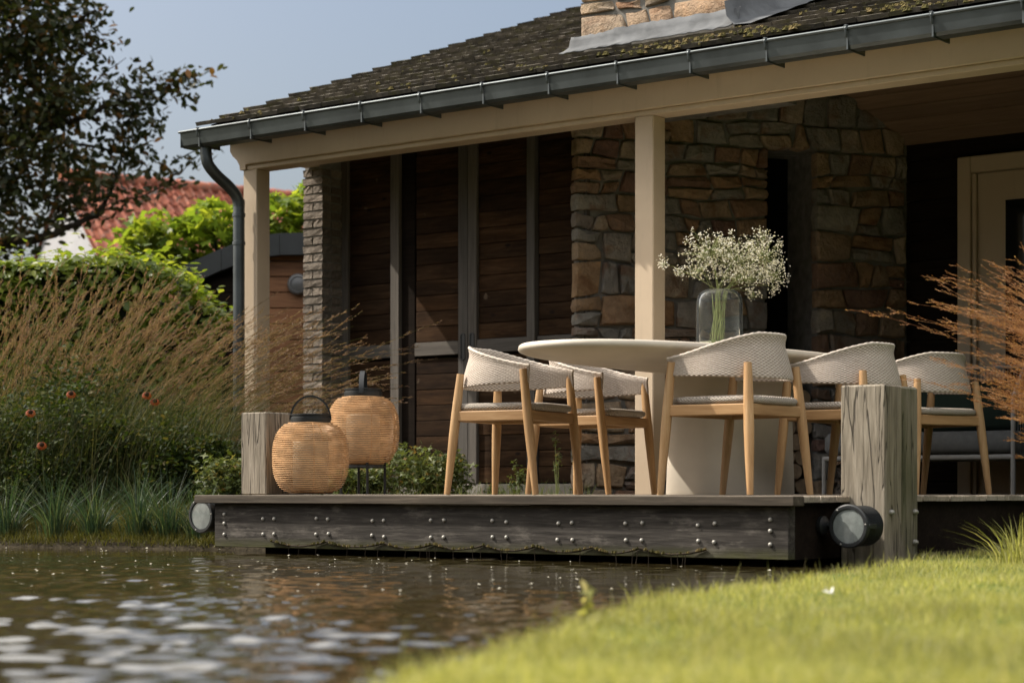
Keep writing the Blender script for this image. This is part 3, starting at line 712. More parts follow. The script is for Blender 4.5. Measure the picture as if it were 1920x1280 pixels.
def rubble(u0, u1, z0, z1, seed, wmin=.10, wmax=.34, hmin=.075, hmax=.235, block=None):
    """coursed rubble: list of quads with wandering joints"""
    r = random.Random(seed); out = []; z = z0; g = .0065
    wob_ = lambda u, z: .012*math.sin(u*7+z*9+seed) + .009*math.sin(u*17-z*5)
    while z < z1-.04:
        h = min(r.uniform(hmin, hmax), z1-z); u = u0
        if z1-z-h < .06: h = z1-z
        while u < u1-.02:
            w = r.uniform(wmin, wmax)*(0.7+0.5*h/hmax)
            if u1-u-w < wmin*.6: w = u1-u
            cells = [(u, u+w, z, z+h)]
            if h > .15 and r.random() < .4 and w > .12:
                s = r.uniform(.38, .62); cells = [(u, u+w, z, z+h*s), (u, u+w, z+h*s, z+h)]
                if w > .28 and r.random() < .5: 
                    k = r.uniform(.35, .65); a = cells.pop(); cells += [(a[0], a[0]+w*k, a[2], a[3]), (a[0]+w*k, a[1], a[2], a[3])]
            elif h > .12 and w > .3 and r.random() < .35:
                k = r.uniform(.4, .6); cells = [(u, u+w*k, z, z+h), (u+w*k, u+w, z, z+h)]
            for (a, b, c, d) in cells:
                q = []
                for (uu, zz) in ((a, c), (b, c), (b, d), (a, d)):
                    eu = 0 if (uu <= u0+1e-6 or uu >= u1-1e-6) else 1
                    q.append((uu + eu*.024*math.sin(uu*31+zz*23+seed), zz + (wob_(uu, zz) if z0+1e-6 < zz < z1-1e-6 else 0)))
                cu = sum(p[0] for p in q)/4; cz = sum(p[1] for p in q)/4
                q = [(p[0] + (g if p[0] < cu else -g), p[1] + (g if p[1] < cz else -g)) for p in q]
                out.append(q)
            u += w
        z += h
    return out
sid = 0
for (a, b, c, d) in ((-.06, NU0, -.05, NZ), (NU1, LW, -.05, NZ), (-.06, LW, NZ, ZS)):
    for q in rubble(a, b, c, d, 31 + int(a*10) + int(c*3)):
        sid += 1; cu = sum(p[0] for p in q)/4; cz = sum(p[1] for p in q)/4; C0 = wp(cu, cz, -.03)
        s = stone_mesh(q, rnd.uniform(.022, .05), sid, M['stone'], lambda u, z, o: wp(u, z, o-.03) - C0)
        s.obj('stone', M['stone'], swall, C0, smooth=True, angle=24)
# back wall, door and ceiling
YB = 5.27
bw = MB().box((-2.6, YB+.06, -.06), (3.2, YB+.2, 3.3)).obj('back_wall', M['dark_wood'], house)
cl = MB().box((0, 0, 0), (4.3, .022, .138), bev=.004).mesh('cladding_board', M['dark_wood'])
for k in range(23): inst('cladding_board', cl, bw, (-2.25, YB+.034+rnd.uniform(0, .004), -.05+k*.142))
dx0 = -1.62
door = thing_door = MB().box((dx0+.10, YB-.005, 0), (dx0+1.30, YB+.03, 2.22)).obj('glazed_door', M['cream'], house)
fr = MB(); fr.box((dx0, YB-.05, -.03), (dx0+.10, YB+.0335, 2.34), bev=.006); fr.box((dx0+1.30, YB-.05, -.03), (dx0+1.40, YB+.0335, 2.34), bev=.006); fr.box((dx0+.1005, YB-.05, 2.225), (dx0+1.2995, YB+.0335, 2.34), bev=.006)
fr.obj('door_casing', M['cream'], door)
MB().box((dx0+.101, YB-.03, -.03), (dx0+.135, YB-.0055, 2.222), bev=.004).obj('door_stop', M['cream'], door)
MB().box((dx0+.34, YB-.012, .3), (dx0+1.2, YB-.006, 2.02)).obj('glass_pane', M['glass_dark'], door)
ce = MB(); ceb = MB().box((0, 0, 0), (5.9, .118, .018), bev=.004).mesh('ceiling_board', M['ceil'])
ca = math.atan(-.80); ceil_ = MB().add([(-2.9, YB+.05, 2.50), (3.2, YB+.05, 2.50), (3.2, 4.1, 2.50+.8*(YB+.05-4.1)), (-2.9, 4.1, 2.50+.8*(YB+.05-4.1))], [(0, 1, 2, 3)]).obj('ceiling', M['ceil'], house)
for k in range(12):
    y = YB + .03 - k*.122*math.cos(ca); z = 2.478 + .8*(YB+.03-y)
    inst('ceiling_board', ceb, ceil_, (-2.7, y - .118*math.cos(ca), z + .118*.62), (ca, 0, 0))
MB().add([(RX0+.06, EY+.15, roof_z(EY+.15)-.09), (RX1, EY+.15, roof_z(EY+.15)-.09), (RX1, 4.35, roof_z(4.35)-.09), (RX0+.06, 4.35, roof_z(4.35)-.09)], [(0, 1, 2, 3)]).obj('eaves_lining', M['ceil'], house)
# east and west enclosing walls of the house body (out of the picture, closing the volume, the east one moved in to darken the porch)
MB().box((-5.83, 3.9, -.06), (-5.70, 9.5, 3.1)).obj('gable_wall', M['dark_wood'], house)
MB().box((0.62, 2.75, -.06), (0.8, 9.5, 3.2)).obj('gable_wall', M['dark_wood'], house)
# chimney
chim = MB().box((-3.11, 2.83, 2.5), (-1.98, 3.6, 4.2)).obj('chimney', M['mortar'], house)
def cface(u, z, o): return Vector((-3.14+u, 2.83-o, z))
for q in rubble(0.0, 1.17, 2.90, 4.1, 5, .19, .36, .15, .2):
    sid += 1; cu = sum(p[0] for p in q)/4; cz = sum(p[1] for p in q)/4; C0 = cface(cu, cz, -.02)
    stone_mesh(q, rnd.uniform(.03, .05), sid, None, lambda u, z, o: cface(u, z, o-.02) - C0).obj('stone', M['chim_stone'], chim, C0, smooth=True, angle=50)
def cface2(u, z, o): return Vector((-1.98+o, 2.83+u, z))
for q in rubble(0.0, .77, 2.93, 4.1, 8, .17, .34, .14, .2):
    sid += 1; cu = sum(p[0] for p in q)/4; cz = sum(p[1] for p in q)/4; C0 = cface2(cu, cz, -.02)
    stone_mesh(q, rnd.uniform(.03, .05), sid, None, lambda u, z, o: cface2(u, z, o-.02) - C0).obj('stone', M['chim_stone'], chim, C0, smooth=True, angle=50)
# dressed lead flashing along the chimney foot
NX = 40; V = []; 
for i in range(NX+1):
    x = -3.17 + 1.27*i/NX; w1 = rnd.uniform(-.006, .006); w2 = rnd.uniform(-.012, .008)
    V += [(x, 2.775+w1, 2.945+rnd.uniform(-.006, .008)+(0.012 if i > 8 else 0)), (x, 2.766+w2*.6, 2.915+w1), (x, 2.750+w2*.5, 2.875+w2*.3), (x, 2.70+w2, roof_z(2.70)+.046), (x, 2.64+w2*1.5, roof_z(2.64)+.038+abs(w1))]
F = [(i*5+k, (i+1)*5+k, (i+1)*5+k+1, i*5+k+1) for i in range(NX) for k in range(4)]
fl = MB().add(V, F).obj('lead_flashing', M['lead'], chim, smooth=True, angle=60)
md = fl.modifiers.new('thick', 'SOLIDIFY'); md.thickness = .006
V = []; NY = 14
for j in range(NY+1):
    y = 2.66 + 1.15*j/NY; w1 = rnd.uniform(-.008, .008)
    V += [(-1.95, y, roof_z(y)+.20), (-1.93+w1, y, roof_z(y)+.11), (-1.88+w1, y, roof_z(y)+.05), (-1.76+w1*2, y, roof_z(y)+.042)]
F = [(j*4+k, (j+1)*4+k, (j+1)*4+k+1, j*4+k+1)[::-1] for j in range(NY) for k in range(3)]
MB().add(V, F).obj('lead_flashing', M['lead'], chim, smooth=True, angle=60)
# firewood in the niche
fw = m_plain('log_end', (0.30, 0.22, 0.14), 0.85, 0.2, 0, 0.25, 25, 0.3)
lg = 0
for rw_ in range(8):
    for c_ in range(3):
        R = rnd.uniform(.05, .062); u_ = NU0+.06+c_*.118+(.05 if rw_ % 2 else 0); z = .055+rw_*.103
        if u_ > NU1-.05: continue
        a = wp(u_, z, -.06+rnd.uniform(-.03, .02)); b = wp(u_, z, -.44)
        o = MB().tube([a, b], [R, R*.95], 10).obj('firewood_log', fw, None)
        names = ('bottom', 'second', 'third', 'fourth', 'fifth', 'sixth', 'seventh', 'top'); side = ('left', 'middle', 'right')
        tag(o, f'round cut firewood log in the dark wall niche, {names[rw_]} row, {side[c_]} of its row', 'log', 'firewood logs stacked in the niche'); lg += 1
rk = MB(); wbox(rk, NU0+.002, NU0+.008, 0, .9, -.4, .02)
tag(rk.obj('firewood_rack', m_plain('rusty_steel', (0.12, 0.05, 0.025), .8, .2, .3, .3, 10, .2)), 'rusty steel side plate beside the firewood in the wall niche', 'rack')

# ------------------------------------------------------------------ bollards and spotlights
b = thing('oak_bollard', 'thick cracked grey oak bollard bolted to the right end of the deck', 'bollard', (0.12, 0.64, -.3))
MB().box((0.002, 0.474, -.34), (0.232, 0.636, .505), bev=.008).obj('timber', M['oak'], b)
def m_oak_algae():
    m = M['oak'].copy(); m.name = 'oak_algae'; nt = m.node_tree; bs = nt.nodes['Principled BSDF']
    src = bs.inputs['Base Color'].links[0].from_socket
    tc = nt.nodes.new('ShaderNodeTexCoord'); mp = nt.nodes.new('ShaderNodeMapping'); mp.inputs['Scale'].default_value = (1, 1, .25); nt.links.new(tc.outputs['Object'], mp.inputs[0])
    n = nt.nodes.new('ShaderNodeTexNoise'); n.inputs['Scale'].default_value = 11; n.inputs['Detail'].default_value = 5; nt.links.new(mp.outputs[0], n.inputs['Vector'])
    r = nt.nodes.new('ShaderNodeValToRGB'); r.color_ramp.elements[0].position = .35; r.color_ramp.elements[1].position = .7; r.color_ramp.elements[0].color = (.15, .15, .15, 1); r.color_ramp.elements[1].color = (.8, .8, .8, 1); nt.links.new(n.outputs['Fac'], r.inputs[0])
    mx = nt.nodes.new('ShaderNodeMix'); mx.data_type = 'RGBA'; nt.links.new(r.outputs[0], mx.inputs[0]); nt.links.new(src, mx.inputs[6]); mx.inputs[7].default_value = (.085, .095, .045, 1)
    nt.links.new(mx.outputs[2], bs.inputs['Base Color']); return m
oa = m_oak_algae()
MB().box((0.004, 0.6385, -.34), (0.2305, 0.805, .503), bev=.010).obj('timber', oa, b)
MB().box((0.2325, 0.50, -.34), (0.2365, 0.80, .495)).v
for y in (.52, .76):
    for z in (-.075, -.215):
        if y == .52 and z < -.1: continue
        inst('bolt', bolt, b, (.232, y, z), (0, math.radians(90), 0), (1.3, 1.3, 2.0))
MB().box((-3.555, 0.17, 0.001), (-3.36, 0.37, .455), bev=.006).obj('oak_bollard', M['oak'])
tag(bpy.data.objects['oak_bollard.001'], 'short square grey oak bollard on the left end of the deck', 'bollard', 'oak bollards on the deck'); b['group'] = 'oak bollards on the deck'
gl = NT('spot_glass'); gl.col(gl.ramp(gl.noise(gl.coord(), 14, 5, .6, .5), [(.4, (.17, .19, .185)), (.7, (.27, .295, .285))])); gl.rough(.12); gl.b.inputs['Coat Weight'].default_value = .6
def spotlight(label, at, ex):
    t = thing('pond_spotlight', label, 'spotlight', at, 'pond spotlights on the deck ends')
    R = .092
    def cyl(prof, n=36):     # lathe about -Y
        s = MB().lathe(prof, n); s.v = [(x, -z, y) for x, y, z in s.v]; return s
    body = [(R*.55, -.155), (R*.9, -.145)]
    for k in range(12): z = -.14+k*.0115; body += [(R*.9, z), (R*.99, z+.001), (R*.99, z+.006), (R*.9, z+.007)]
    body += [(R*1.0, .0), (R*1.06, .004), (R*1.06, .022), (R*1.0, .027), (R*.86, .027), (R*.84, .018), (R*.2, .018)]
    cyl(body).obj('housing', M['black_metal'], t, (0, 0, 0), True, 35, True)
    cyl([(R*.835, .0185), (R*.83, .0205), (R*.5, .0235), (R*.1, .0245)]).obj('lens', gl.m, t, (0, 0, 0), True, 50, True)
    mb = MB()
    for s in (-1, 1): mb.box((s*R*1.04-.004, -.012, -.012), (s*R*1.04+.004, .06, .012), bev=.003)
    mb.tube([(-R*1.05, .02, 0), (-ex, .03, 0)], .012, 10); mb.obj('yoke', M['black_metal'], t, (0, 0, 0), True, 40, True)
    s = MB().lathe([(.012, 0), (.045, .002), (.045, .02), (.025, .035), (.012, .04)], 18); s.v = [(z-ex-.002, y+.03, x) for x, y, z in s.v]; s.obj('mounting_plate', M['black_metal'], t, (0, 0, 0), True, 40, True)
    for a in (0.1, 2.2, 4.3):
        q = inst('screw', bolt, t, (R*.95*math.cos(a), -.0265, R*.95*math.sin(a)), (math.radians(90), 0, 0), (.4, .4, .3), True)
    return t
spotlight('round black pond spotlight in front of the right oak bollard', (.165, .265, -.135), .165)
s2 = spotlight('round black pond spotlight fixed at the left end of the deck', (-3.775, .10, -.115), .0)
for c in [c for c in s2.children if c.name.startswith(('yoke', 'mounting'))]: bpy.data.objects.remove(c)
MB().tube([(.09, .05, 0), (.195, .05, 0)], .018, 10).obj('mounting_arm', M['black_metal'], s2, (0, 0, 0), local=True)

# ------------------------------------------------------------------ lanterns
candle = m_plain('lantern_glass_frost', (0.42, 0.36, 0.27), .35, .4, 0, .1, 6, 0)
def lantern(label, at, R, H, rings, stand=0.0, hz=0.0):
    t = thing('rattan_lantern', label, 'lantern', at, 'rattan lanterns on the deck', hz)
    z0 = stand
    def rad(u): return R*(1-abs(2*u-1)**3.1)**(1/2.9)*0.50 + R*0.50*(1 - 0.0*u) if 0 < u < 1 else R*.5
    def prof(u):
        a = abs(2*u-1); return R*(0.58 + 0.42*(1-a**2.6)**0.62)
    for k in range(rings):
        u_ = k/(rings-1); r = prof(u_)
        j = [rnd.uniform(-.0012, .0012) for _ in range(4)]
        pts = [((r+j[i % 4]*.6)*math.cos(2*math.pi*i/40), (r+j[i % 4]*.6)*math.sin(2*math.pi*i/40), z0+.012+(H-.02)*u_+.0012*math.sin(i*.7+k)) for i in range(40)]
        MB().tube(pts, .0037, 5, close=True).obj('cane_ring', M['rattan'], t, (0, 0, 0), True, 60, True)
    for i in range(7):
        a = 2*math.pi*i/7+.35; pts = [((prof(u_/16)-.006)*math.cos(a), (prof(u_/16)-.006)*math.sin(a), z0+.012+(H-.02)*u_/16) for u_ in range(17)]
        MB().tube(pts, .0035, 5).obj('rib', M['rattan'], t, (0, 0, 0), local=True)
    MB().lathe([(prof(0)-.004, z0+.002), (prof(0)-.004, z0+.012)], 32).obj('base_plate', M['black_metal'], t, (0, 0, 0), local=True)
    MB().lathe([(R*.44, z0+.02), (R*.47, z0+.03), (R*.47, z0+H*.72), (R*.44, z0+H*.73)], 28).obj('candle_glass', candle, t, (0, 0, 0), True, 40, True)
    MB().lathe([(R*.52, z0+H-.012), (R*.53, z0+H+.004), (R*.53, z0+H+.022), (R*.50, z0+H+.026), (R*.50, z0+H+.034), (R*.53, z0+H+.036), (R*.53, z0+H+.042), (R*.2, z0+H+.046)], 32).obj('lid', M['black_metal'], t, (0, 0, 0), True, 40, True)
    mb = MB(); n = 20; V = []
    for i in range(n+1):
        a = math.pi*i/n; x = R*.50*math.cos(a); z = z0+H+.012+R*.60*math.sin(a)
        nx_ = math.cos(a); nz = math.sin(a)
        for (w, q) in ((-.014, 0), (.014, 0), (.014, .010), (-.014, .010)): V.append((x+nx_*q, w, z+nz*q))
    F = [(i*4+k, i*4+(k+1) % 4, (i+1)*4+(k+1) % 4, (i+1)*4+k) for i in range(n) for k in range(4)] + [(0, 1, 2, 3), (n*4+3, n*4+2, n*4+1, n*4)]
    mb.add(V, F); mb.obj('handle', M['black_metal'], t, (0, 0, 0), True, 40, True)
    if stand:
        mb = MB(); mb.tube([(R*.62*math.cos(2*math.pi*i/28), R*.62*math.sin(2*math.pi*i/28), z0-.006) for i in range(28)], .007, 6, close=True); mb.obj('stand_ring', M['black_metal'], t, (0, 0, 0), True, 60, True)
        for a in (0.3, 1.87, 3.44, 5.01):
            c, s = math.cos(a), math.sin(a)
            MB().box((R*.62*c+.001, R*.62*s-.007, .0), (R*.62*c+.015, R*.62*s+.007, z0+.055), bev=.002).obj('stand_leg', M['black_metal'], t, (0, 0, 0), local=True)
    return t
lantern('round rattan lantern with black handle standing directly on the deck boards', (-3.115, .265, .002), .207, .395, 38, 0, .72)
lantern('taller-standing rattan lantern raised on a black metal leg stand behind the other lantern', (-3.36, .97, .002), .208, .405, 39, .165, -.95)

# ------------------------------------------------------------------ table and vase
TC = Vector((-1.44, 1.90, .002))
tb = thing('dining_table', 'large cream oval pedestal dining table on the deck under the veranda', 'table', TC)
A_, B_ = .645, 1.72
def oval(prof, n=72, p=2.25):
    V = []; m = len(prof)
    for off, z in prof:
        for k in range(n):
            a = 2*math.pi*k/n; c, s = math.cos(a), math.sin(a)
            V.append(((A_+off)*abs(c)**(2/p)*(1 if c >= 0 else -1), (B_+off)*abs(s)**(2/p)*(1 if s >= 0 else -1), z))
    F = [(i*n+k, i*n+(k+1) % n, (i+1)*n+(k+1) % n, (i+1)*n+k) for i in range(m-1) for k in range(n)]
    F += [tuple(range(n-1, -1, -1)), tuple((m-1)*n+k for k in range(n))]; return MB().add(V, F)
oval([(-.42, .672), (-.22, .688), (-.10, .703), (-.03, .716), (-.006, .726), (0, .738), (-.004, .752), (-.014, .760), (-.03, .762)]).obj('table_top', M['table'], tb, (0, 0, 0), True, 50, True)
ped = MB(); V = []; n = 64
for z, f in ((0, 1.0), (.01, 1.005), (.2, .985), (.45, .97), (.60, .975), (.678, 1.02)):
    for k in range(n):
        a = 2*math.pi*k/n; c, s = math.cos(a), math.sin(a); p = 3.0
        V.append((.245*f*abs(c)**(2/p)*(1 if c >= 0 else -1), .46*f*abs(s)**(2/p)*(1 if s >= 0 else -1), z))
ped.add(V, [(i*n+k, i*n+(k+1) % n, (i+1)*n+(k+1) % n, (i+1)*n+k) for i in range(5) for k in range(n)] + [tuple(range(n-1, -1, -1)), tuple(5*n+k for k in range(n))])
ped.obj('pedestal', M['table'], tb, (0, 0, 0), True, 50, True)
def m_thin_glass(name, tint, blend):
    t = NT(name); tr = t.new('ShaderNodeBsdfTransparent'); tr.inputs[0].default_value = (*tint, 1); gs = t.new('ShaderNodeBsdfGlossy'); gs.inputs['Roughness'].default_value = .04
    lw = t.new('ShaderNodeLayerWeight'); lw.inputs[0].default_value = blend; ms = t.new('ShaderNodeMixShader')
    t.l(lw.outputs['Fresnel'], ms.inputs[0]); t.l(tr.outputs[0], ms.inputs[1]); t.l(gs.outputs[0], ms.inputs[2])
    df = t.new('ShaderNodeBsdfDiffuse'); df.inputs[0].default_value = (.8, .84, .84, 1); pw = t.new('ShaderNodeMath', operation='POWER'); t.l(lw.outputs['Facing'], pw.inputs[0]); pw.inputs[1].default_value = 4  # pale diffuse rim painted in for bright reflections at the glass edges
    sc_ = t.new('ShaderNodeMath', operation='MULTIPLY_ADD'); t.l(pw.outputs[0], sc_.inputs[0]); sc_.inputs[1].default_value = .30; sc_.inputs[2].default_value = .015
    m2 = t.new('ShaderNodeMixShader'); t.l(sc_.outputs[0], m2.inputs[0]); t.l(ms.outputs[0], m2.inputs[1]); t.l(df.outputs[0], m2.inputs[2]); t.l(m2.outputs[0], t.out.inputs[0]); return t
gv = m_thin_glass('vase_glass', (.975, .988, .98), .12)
VC = TC + Vector((.02, -.16, .7635))
vs_t = thing('glass_vase', 'wide clear glass vase on the table holding white gypsophila', 'vase', VC)
op = [(.126, 0.0), (.128, .006), (.128, .275), (.126, .31), (.119, .335), (.105, .353), (.080, .365), (.066, .368)]
ip = [(.064, .365), (.079, .361), (.102, .350), (.1155, .333), (.1225, .309), (.1245, .275), (.1245, .012), (.118, .008)]
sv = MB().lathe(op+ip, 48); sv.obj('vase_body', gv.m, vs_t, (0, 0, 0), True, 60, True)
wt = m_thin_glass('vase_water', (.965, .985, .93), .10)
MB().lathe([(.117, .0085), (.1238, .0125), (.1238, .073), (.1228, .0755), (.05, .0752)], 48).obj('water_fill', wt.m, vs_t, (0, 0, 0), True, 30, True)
pm_ = m_plain('white_print', (.8, .8, .78), .6, .2, 0, 0, 5, 0)
for txt, sz, z in (('Henry Dean', .017, .036), ('BELGIUM', .009, .020)):
    cu = bpy.data.curves.new('lettering', 'FONT'); cu.body = txt; cu.size = sz; cu.align_x = 'CENTER'; cu.extrude = .0001
    if sz > .012: cu.shear = .3
    else: cu.space_character = 1.7
    to = bpy.data.objects.new('tmp', cu); COL.objects.link(to); bpy.context.view_layer.update()
    me = bpy.data.meshes.new_from_object(to.evaluated_get(bpy.context.evaluated_depsgraph_get())); bpy.data.objects.remove(to)
    ang0 = math.atan2(-.85, .44)
    for v in me.vertices:
        a = ang0 + v.co.x/.129; v.co = Vector((.1287*math.cos(a), .1287*math.sin(a), z+v.co.y))
    me.materials.clear(); me.materials.append(pm_); inst('lettering', me, vs_t, (0, 0, 0), local=True)
# gypsophila
gy = thing('gypsophila_bunch', 'loose bunch of white gypsophila standing in the glass vase', 'flowers', VC + Vector((0, 0, .01)))
stems = MB(); heads = []; tips = []
rg = random.Random(5)
def side(a, s): return Vector((RX*a - RY*s, RY*a + RX*s, 0))
lobes = [((-.05, .0, .53), (.16, .13, .105)), ((.10, .03, .49), (.15, .13, .11)), ((.24, .0, .51), (.11, .12, .13)), ((.31, .0, .40), (.085, .10, .09)), ((.12, -.02, .38), (.15, .11, .06)), ((-.11, .0, .43), (.08, .08, .07)), ((-.31, .0, .455), (.035, .035, .04)), ((.19, .0, .29), (.04, .04, .035)), ((.30, .0, .33), (.03, .03, .05)), ((-.22, 0, .41), (.035, .03, .03)), ((.245, 0, .60), (.03, .03, .05))]
for li_, (c, rr) in enumerate(lobes):
    cc = side(c[0], c[1]) + Vector((0, 0, c[2]+.05)); nst = max(2, int(16*rr[0]/.15))
    b0 = side(rg.uniform(-.05, .03), rg.uniform(-.03, .03)) + Vector((0, 0, .0)); neck = side(rg.uniform(-.03, .025)+c[0]*.08, rg.uniform(-.03, .03)) + Vector((0, 0, .35))
    for k in range(1 + nst//4):
        b1 = b0 + Vector((rg.uniform(-.03, .03), rg.uniform(-.03, .03), 0)); n1 = neck + Vector((rg.uniform(-.015, .015), rg.uniform(-.015, .015), 0))
        stems.tube([b1, b1*.5+n1*.5+Vector((rg.uniform(-.01, .01), 0, 0)), n1, n1*.5+cc*.5+Vector((0, 0, .015)), cc], [.0016, .0016, .0015, .0012, .0009], 5)
    for k in range(int(10500*rr[0]*rr[1]*1.0*(rr[2]/.1)**.6) + 24):
        while True:
            q = (rg.uniform(-1, 1), rg.uniform(-1, 1), rg.uniform(-1, 1))
            if sum(x*x for x in q) < 1: break
        fz = rg.choice((1, 1, 1, 1.12, 1.3)); p = cc + side(q[0]*rr[0]*fz, q[1]*rr[1]*fz) + Vector((0, 0, q[2]*rr[2]*fz)); tips.append(p)
        if rg.random() < .5:
            m_ = cc + (p-cc)*.4 + Vector((0, 0, -.02)); stems.tube([cc, m_, p], [.0011, .0009, .0006], 3, cap=False)
V = []; F = []
for p in tips:
    for k in range(rg.randint(1, 4)):
        c = p + Vector((rg.gauss(0, .008), rg.gauss(0, .008), rg.gauss(0, .008))); s = rg.uniform(.0032, .0058); b = len(V)
        nrm = Vector((rg.gauss(0, 1), rg.gauss(0, 1), rg.gauss(.4, 1))).normalized(); t1 = nrm.orthogonal().normalized(); t2 = nrm.cross(t1)
        V += [c + nrm*s*.5] + [c + t1*s*math.cos(a*1.2566) + t2*s*math.sin(a*1.2566) for a in range(5)] + [c - nrm*s*.5]
        F += [(b, b+1+a, b+1+(a+1) % 5) for a in range(5)] + [(b+6, b+1+(a+1) % 5, b+1+a) for a in range(5)]
stems.obj('stems', M['stem_green'], gy, (0, 0, 0), local=True)
gm = m_leaf('gypsophila_white', [(0, (.60, .57, .46)), (.5, (.80, .78, .70)), (1, (.88, .86, .82))], .3, .6, .1, 1.0)
MB().add(V, F).obj('blossoms', gm, gy, (0, 0, 0), local=True)

# ------------------------------------------------------------------ woven dining chairs
def make_chair_meshes():
    ms = []
    # band: arc in plan from front-left arm round the back to front-right arm; faces +x (back at -x)
    Wd, Dp = .295, .30
    path = []
    N = 560
    raw = []
    for i in range(2001):
        t = i/2000; a = math.radians(-180 + 0) + (t)*0
        raw.append(t)
    pts = []
    for i in range(1401):
        s = -1 + 2*i/1400
        ang = s*math.radians(118)
        # superellipse half-ring behind, arms running forward
        x = -Dp*math.cos(ang)*1.0; y = Wd*math.sin(ang) if abs(ang) < math.pi/2 else Wd*math.copysign(1, ang)
        if abs(ang) >= math.pi/2:
            e = abs(ang)-math.pi/2; x = e*.40; y = math.copysign(Wd - .02*e, ang)
        pts.append((x, y))
    P_ = np.array(pts); seg = np.hypot(*np.diff(P_, axis=0).T); L = np.concatenate([[0], np.cumsum(seg)]); tot = L[-1]
    pu, pv = .0150, .0075
    nu = int(tot/pu)*5; us = np.linspace(0, tot, nu+1)
    X = np.interp(us, L, P_[:, 0]); Y = np.interp(us, L, P_[:, 1])
    TX = np.gradient(X); TY = np.gradient(Y); q = np.hypot(TX, TY); NXn, NYn = TY/q, -TX/q      # outward normal
    c = np.abs(2*us/tot-1)                                     # 0 at the back, 1 at arm tips
    s = np.clip((c-.22)/.78, 0, 1); sm_ = .6*s + .4*s*s*(3-2*s)
    top = .785 - .115*sm_; bot = .572 + .018*sm_
    h = top-bot; rows = 28; nv = rows*3
    Vv = []; 
    tilt = (1-sm_)*.045 + .012
    def surf(v, du):      # v array rows 0..1
        pass
    vv = np.linspace(0, 1, nv+1)
    UU, VV = np.meshgrid(us, vv, indexing='ij')
    row = np.minimum((VV*rows).astype(int), rows-1); fr_ = VV*rows-row
    wv = .5+.5*np.cos(math.pi*UU/(pu*.5*2) + math.pi*(row % 2))
    d = .0036*wv*np.sin(math.pi*np.clip(fr_, 0, 1))
    edge = np.clip(1-np.minimum(VV, 1-VV)/.045, 0, 1)
    lean = tilt[:, None]*(VV**1.2) - (.006+.016*(1-sm_))[:, None]*np.clip((VV-.72)/.28, 0, 1)**2
    th = .0065
    outs = []
    for sgn in (1, -1):
        off = lean + sgn*(th*(1-edge**2*.8)) + sgn*d
        outs.append(np.stack([X[:, None]+NXn[:, None]*off, Y[:, None]+NYn[:, None]*off, bot[:, None]+h[:, None]*VV + .006*edge*np.sign(VV-.5)], -1).reshape(-1, 3))
    A = np.concatenate(outs); f1 = grid_faces(nu+1, nv+1); nV = (nu+1)*(nv+1)
    f2 = f1[:, ::-1] + nV
    i = np.arange(nu); a0 = i*(nv+1); b0 = (i+1)*(nv+1)
    e1 = np.stack([a0, a0+nV, b0+nV, b0], 1); a1 = a0+nv; b1 = b0+nv; e2 = np.stack([a1, b1, b1+nV, a1+nV], 1)
    j = np.arange(nv); e3 = np.stack([j, j+1, j+1+nV, j+nV], 1); k0 = nu*(nv+1); e4 = np.stack([k0+j, k0+j+nV, k0+j+1+nV, k0+j+1], 1)
    uvb = np.stack([UU, VV*rows], -1).reshape(-1, 2); uvb = np.concatenate([uvb, uvb])
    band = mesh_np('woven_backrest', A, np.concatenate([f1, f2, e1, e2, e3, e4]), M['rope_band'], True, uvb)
    # braided rim bead along the top edge
    lt = tilt - (.006+.016*(1-sm_)); rim = [(X[k]+NXn[k]*lt[k], Y[k]+NYn[k]*lt[k], top[k]+.002) for k in range(0, nu+1, 4)]
    rimR = [.0085+.0016*math.sin(k*1.9) for k in range(len(rim))]
    rim_m = MB().tube(rim, rimR, 7).mesh('braided_rim', M['rope'], True, 70)
    legs = []
    # (top xyz, bottom xyz)
    LG = [((-.235, .225, .64), (-.285, .285, 0)), ((-.235, -.225, .64), (-.285, -.285, 0)), ((.165, .29, .655), (.235, .285, 0)), ((.165, -.29, .655), (.235, -.285, 0))]
    for tp, bt in LG:
        tp = Vector(tp); bt = Vector(bt); ptsl = []; R = []
        for k in range(7):
            t = k/6; p = bt.lerp(tp, t); ptsl.append(p); R.append([.0165, .0195, .023, .0255, .0255, .023, .0195][k])
        mb = MB().tube(ptsl, R, 12); legs.append(mb.mesh('leg', M['teak'], True, 50))
    rails = []
    def rail(a, b, hh=.055, w=.024):
        a = Vector(a); b = Vector(b); t = (b-a); Lr = t.length; x = t.normalized(); y = Vector((0, 0, 1)).cross(x); Mx = Matrix((x, y, Vector((0, 0, 1)))).transposed().to_4x4(); Mx.translation = a
        m = MB().box((0, -w/2, -hh/2), (Lr, w/2, hh/2), None, .005); me = m.mesh('seat_rail', M['teak_rail']); return me, Mx
    zr = .415
    fl = lambda i, z: Vector(LG[i][1]).lerp(Vector(LG[i][0]), z/LG[i][0][2])
    for i, j in ((0, 1), (0, 2), (1, 3), (2, 3)): rails.append(rail(fl(i, zr), fl(j, zr)))
    # seat pad: rounded, woven
    n = 48; V = []; UVs = []
    prof = [(.90, -.018), (.975, -.014), (1.0, 0), (.985, .014), (.93, .022), (.6, .024), (.2, .020)]
    for f, z in prof:
        for k in range(n):
            a = 2*math.pi*k/n; cx = math.cos(a); sy = math.sin(a); p = 4.5
            x = .262*f*abs(cx)**(2/p)*(1 if cx > 0 else -1); y = .262*f*abs(sy)**(2/p)*(1 if sy > 0 else -1)
            V.append((x-.02, y, .462+z-.02*abs(x/.262)*0 - (.012 if f < .5 else 0))); UVs.append((x, y+z*2))
    F = [np.array([(i*n+k, i*n+(k+1) % n, (i+1)*n+(k+1) % n, (i+1)*n+k) for i in range(6) for k in range(n)])]
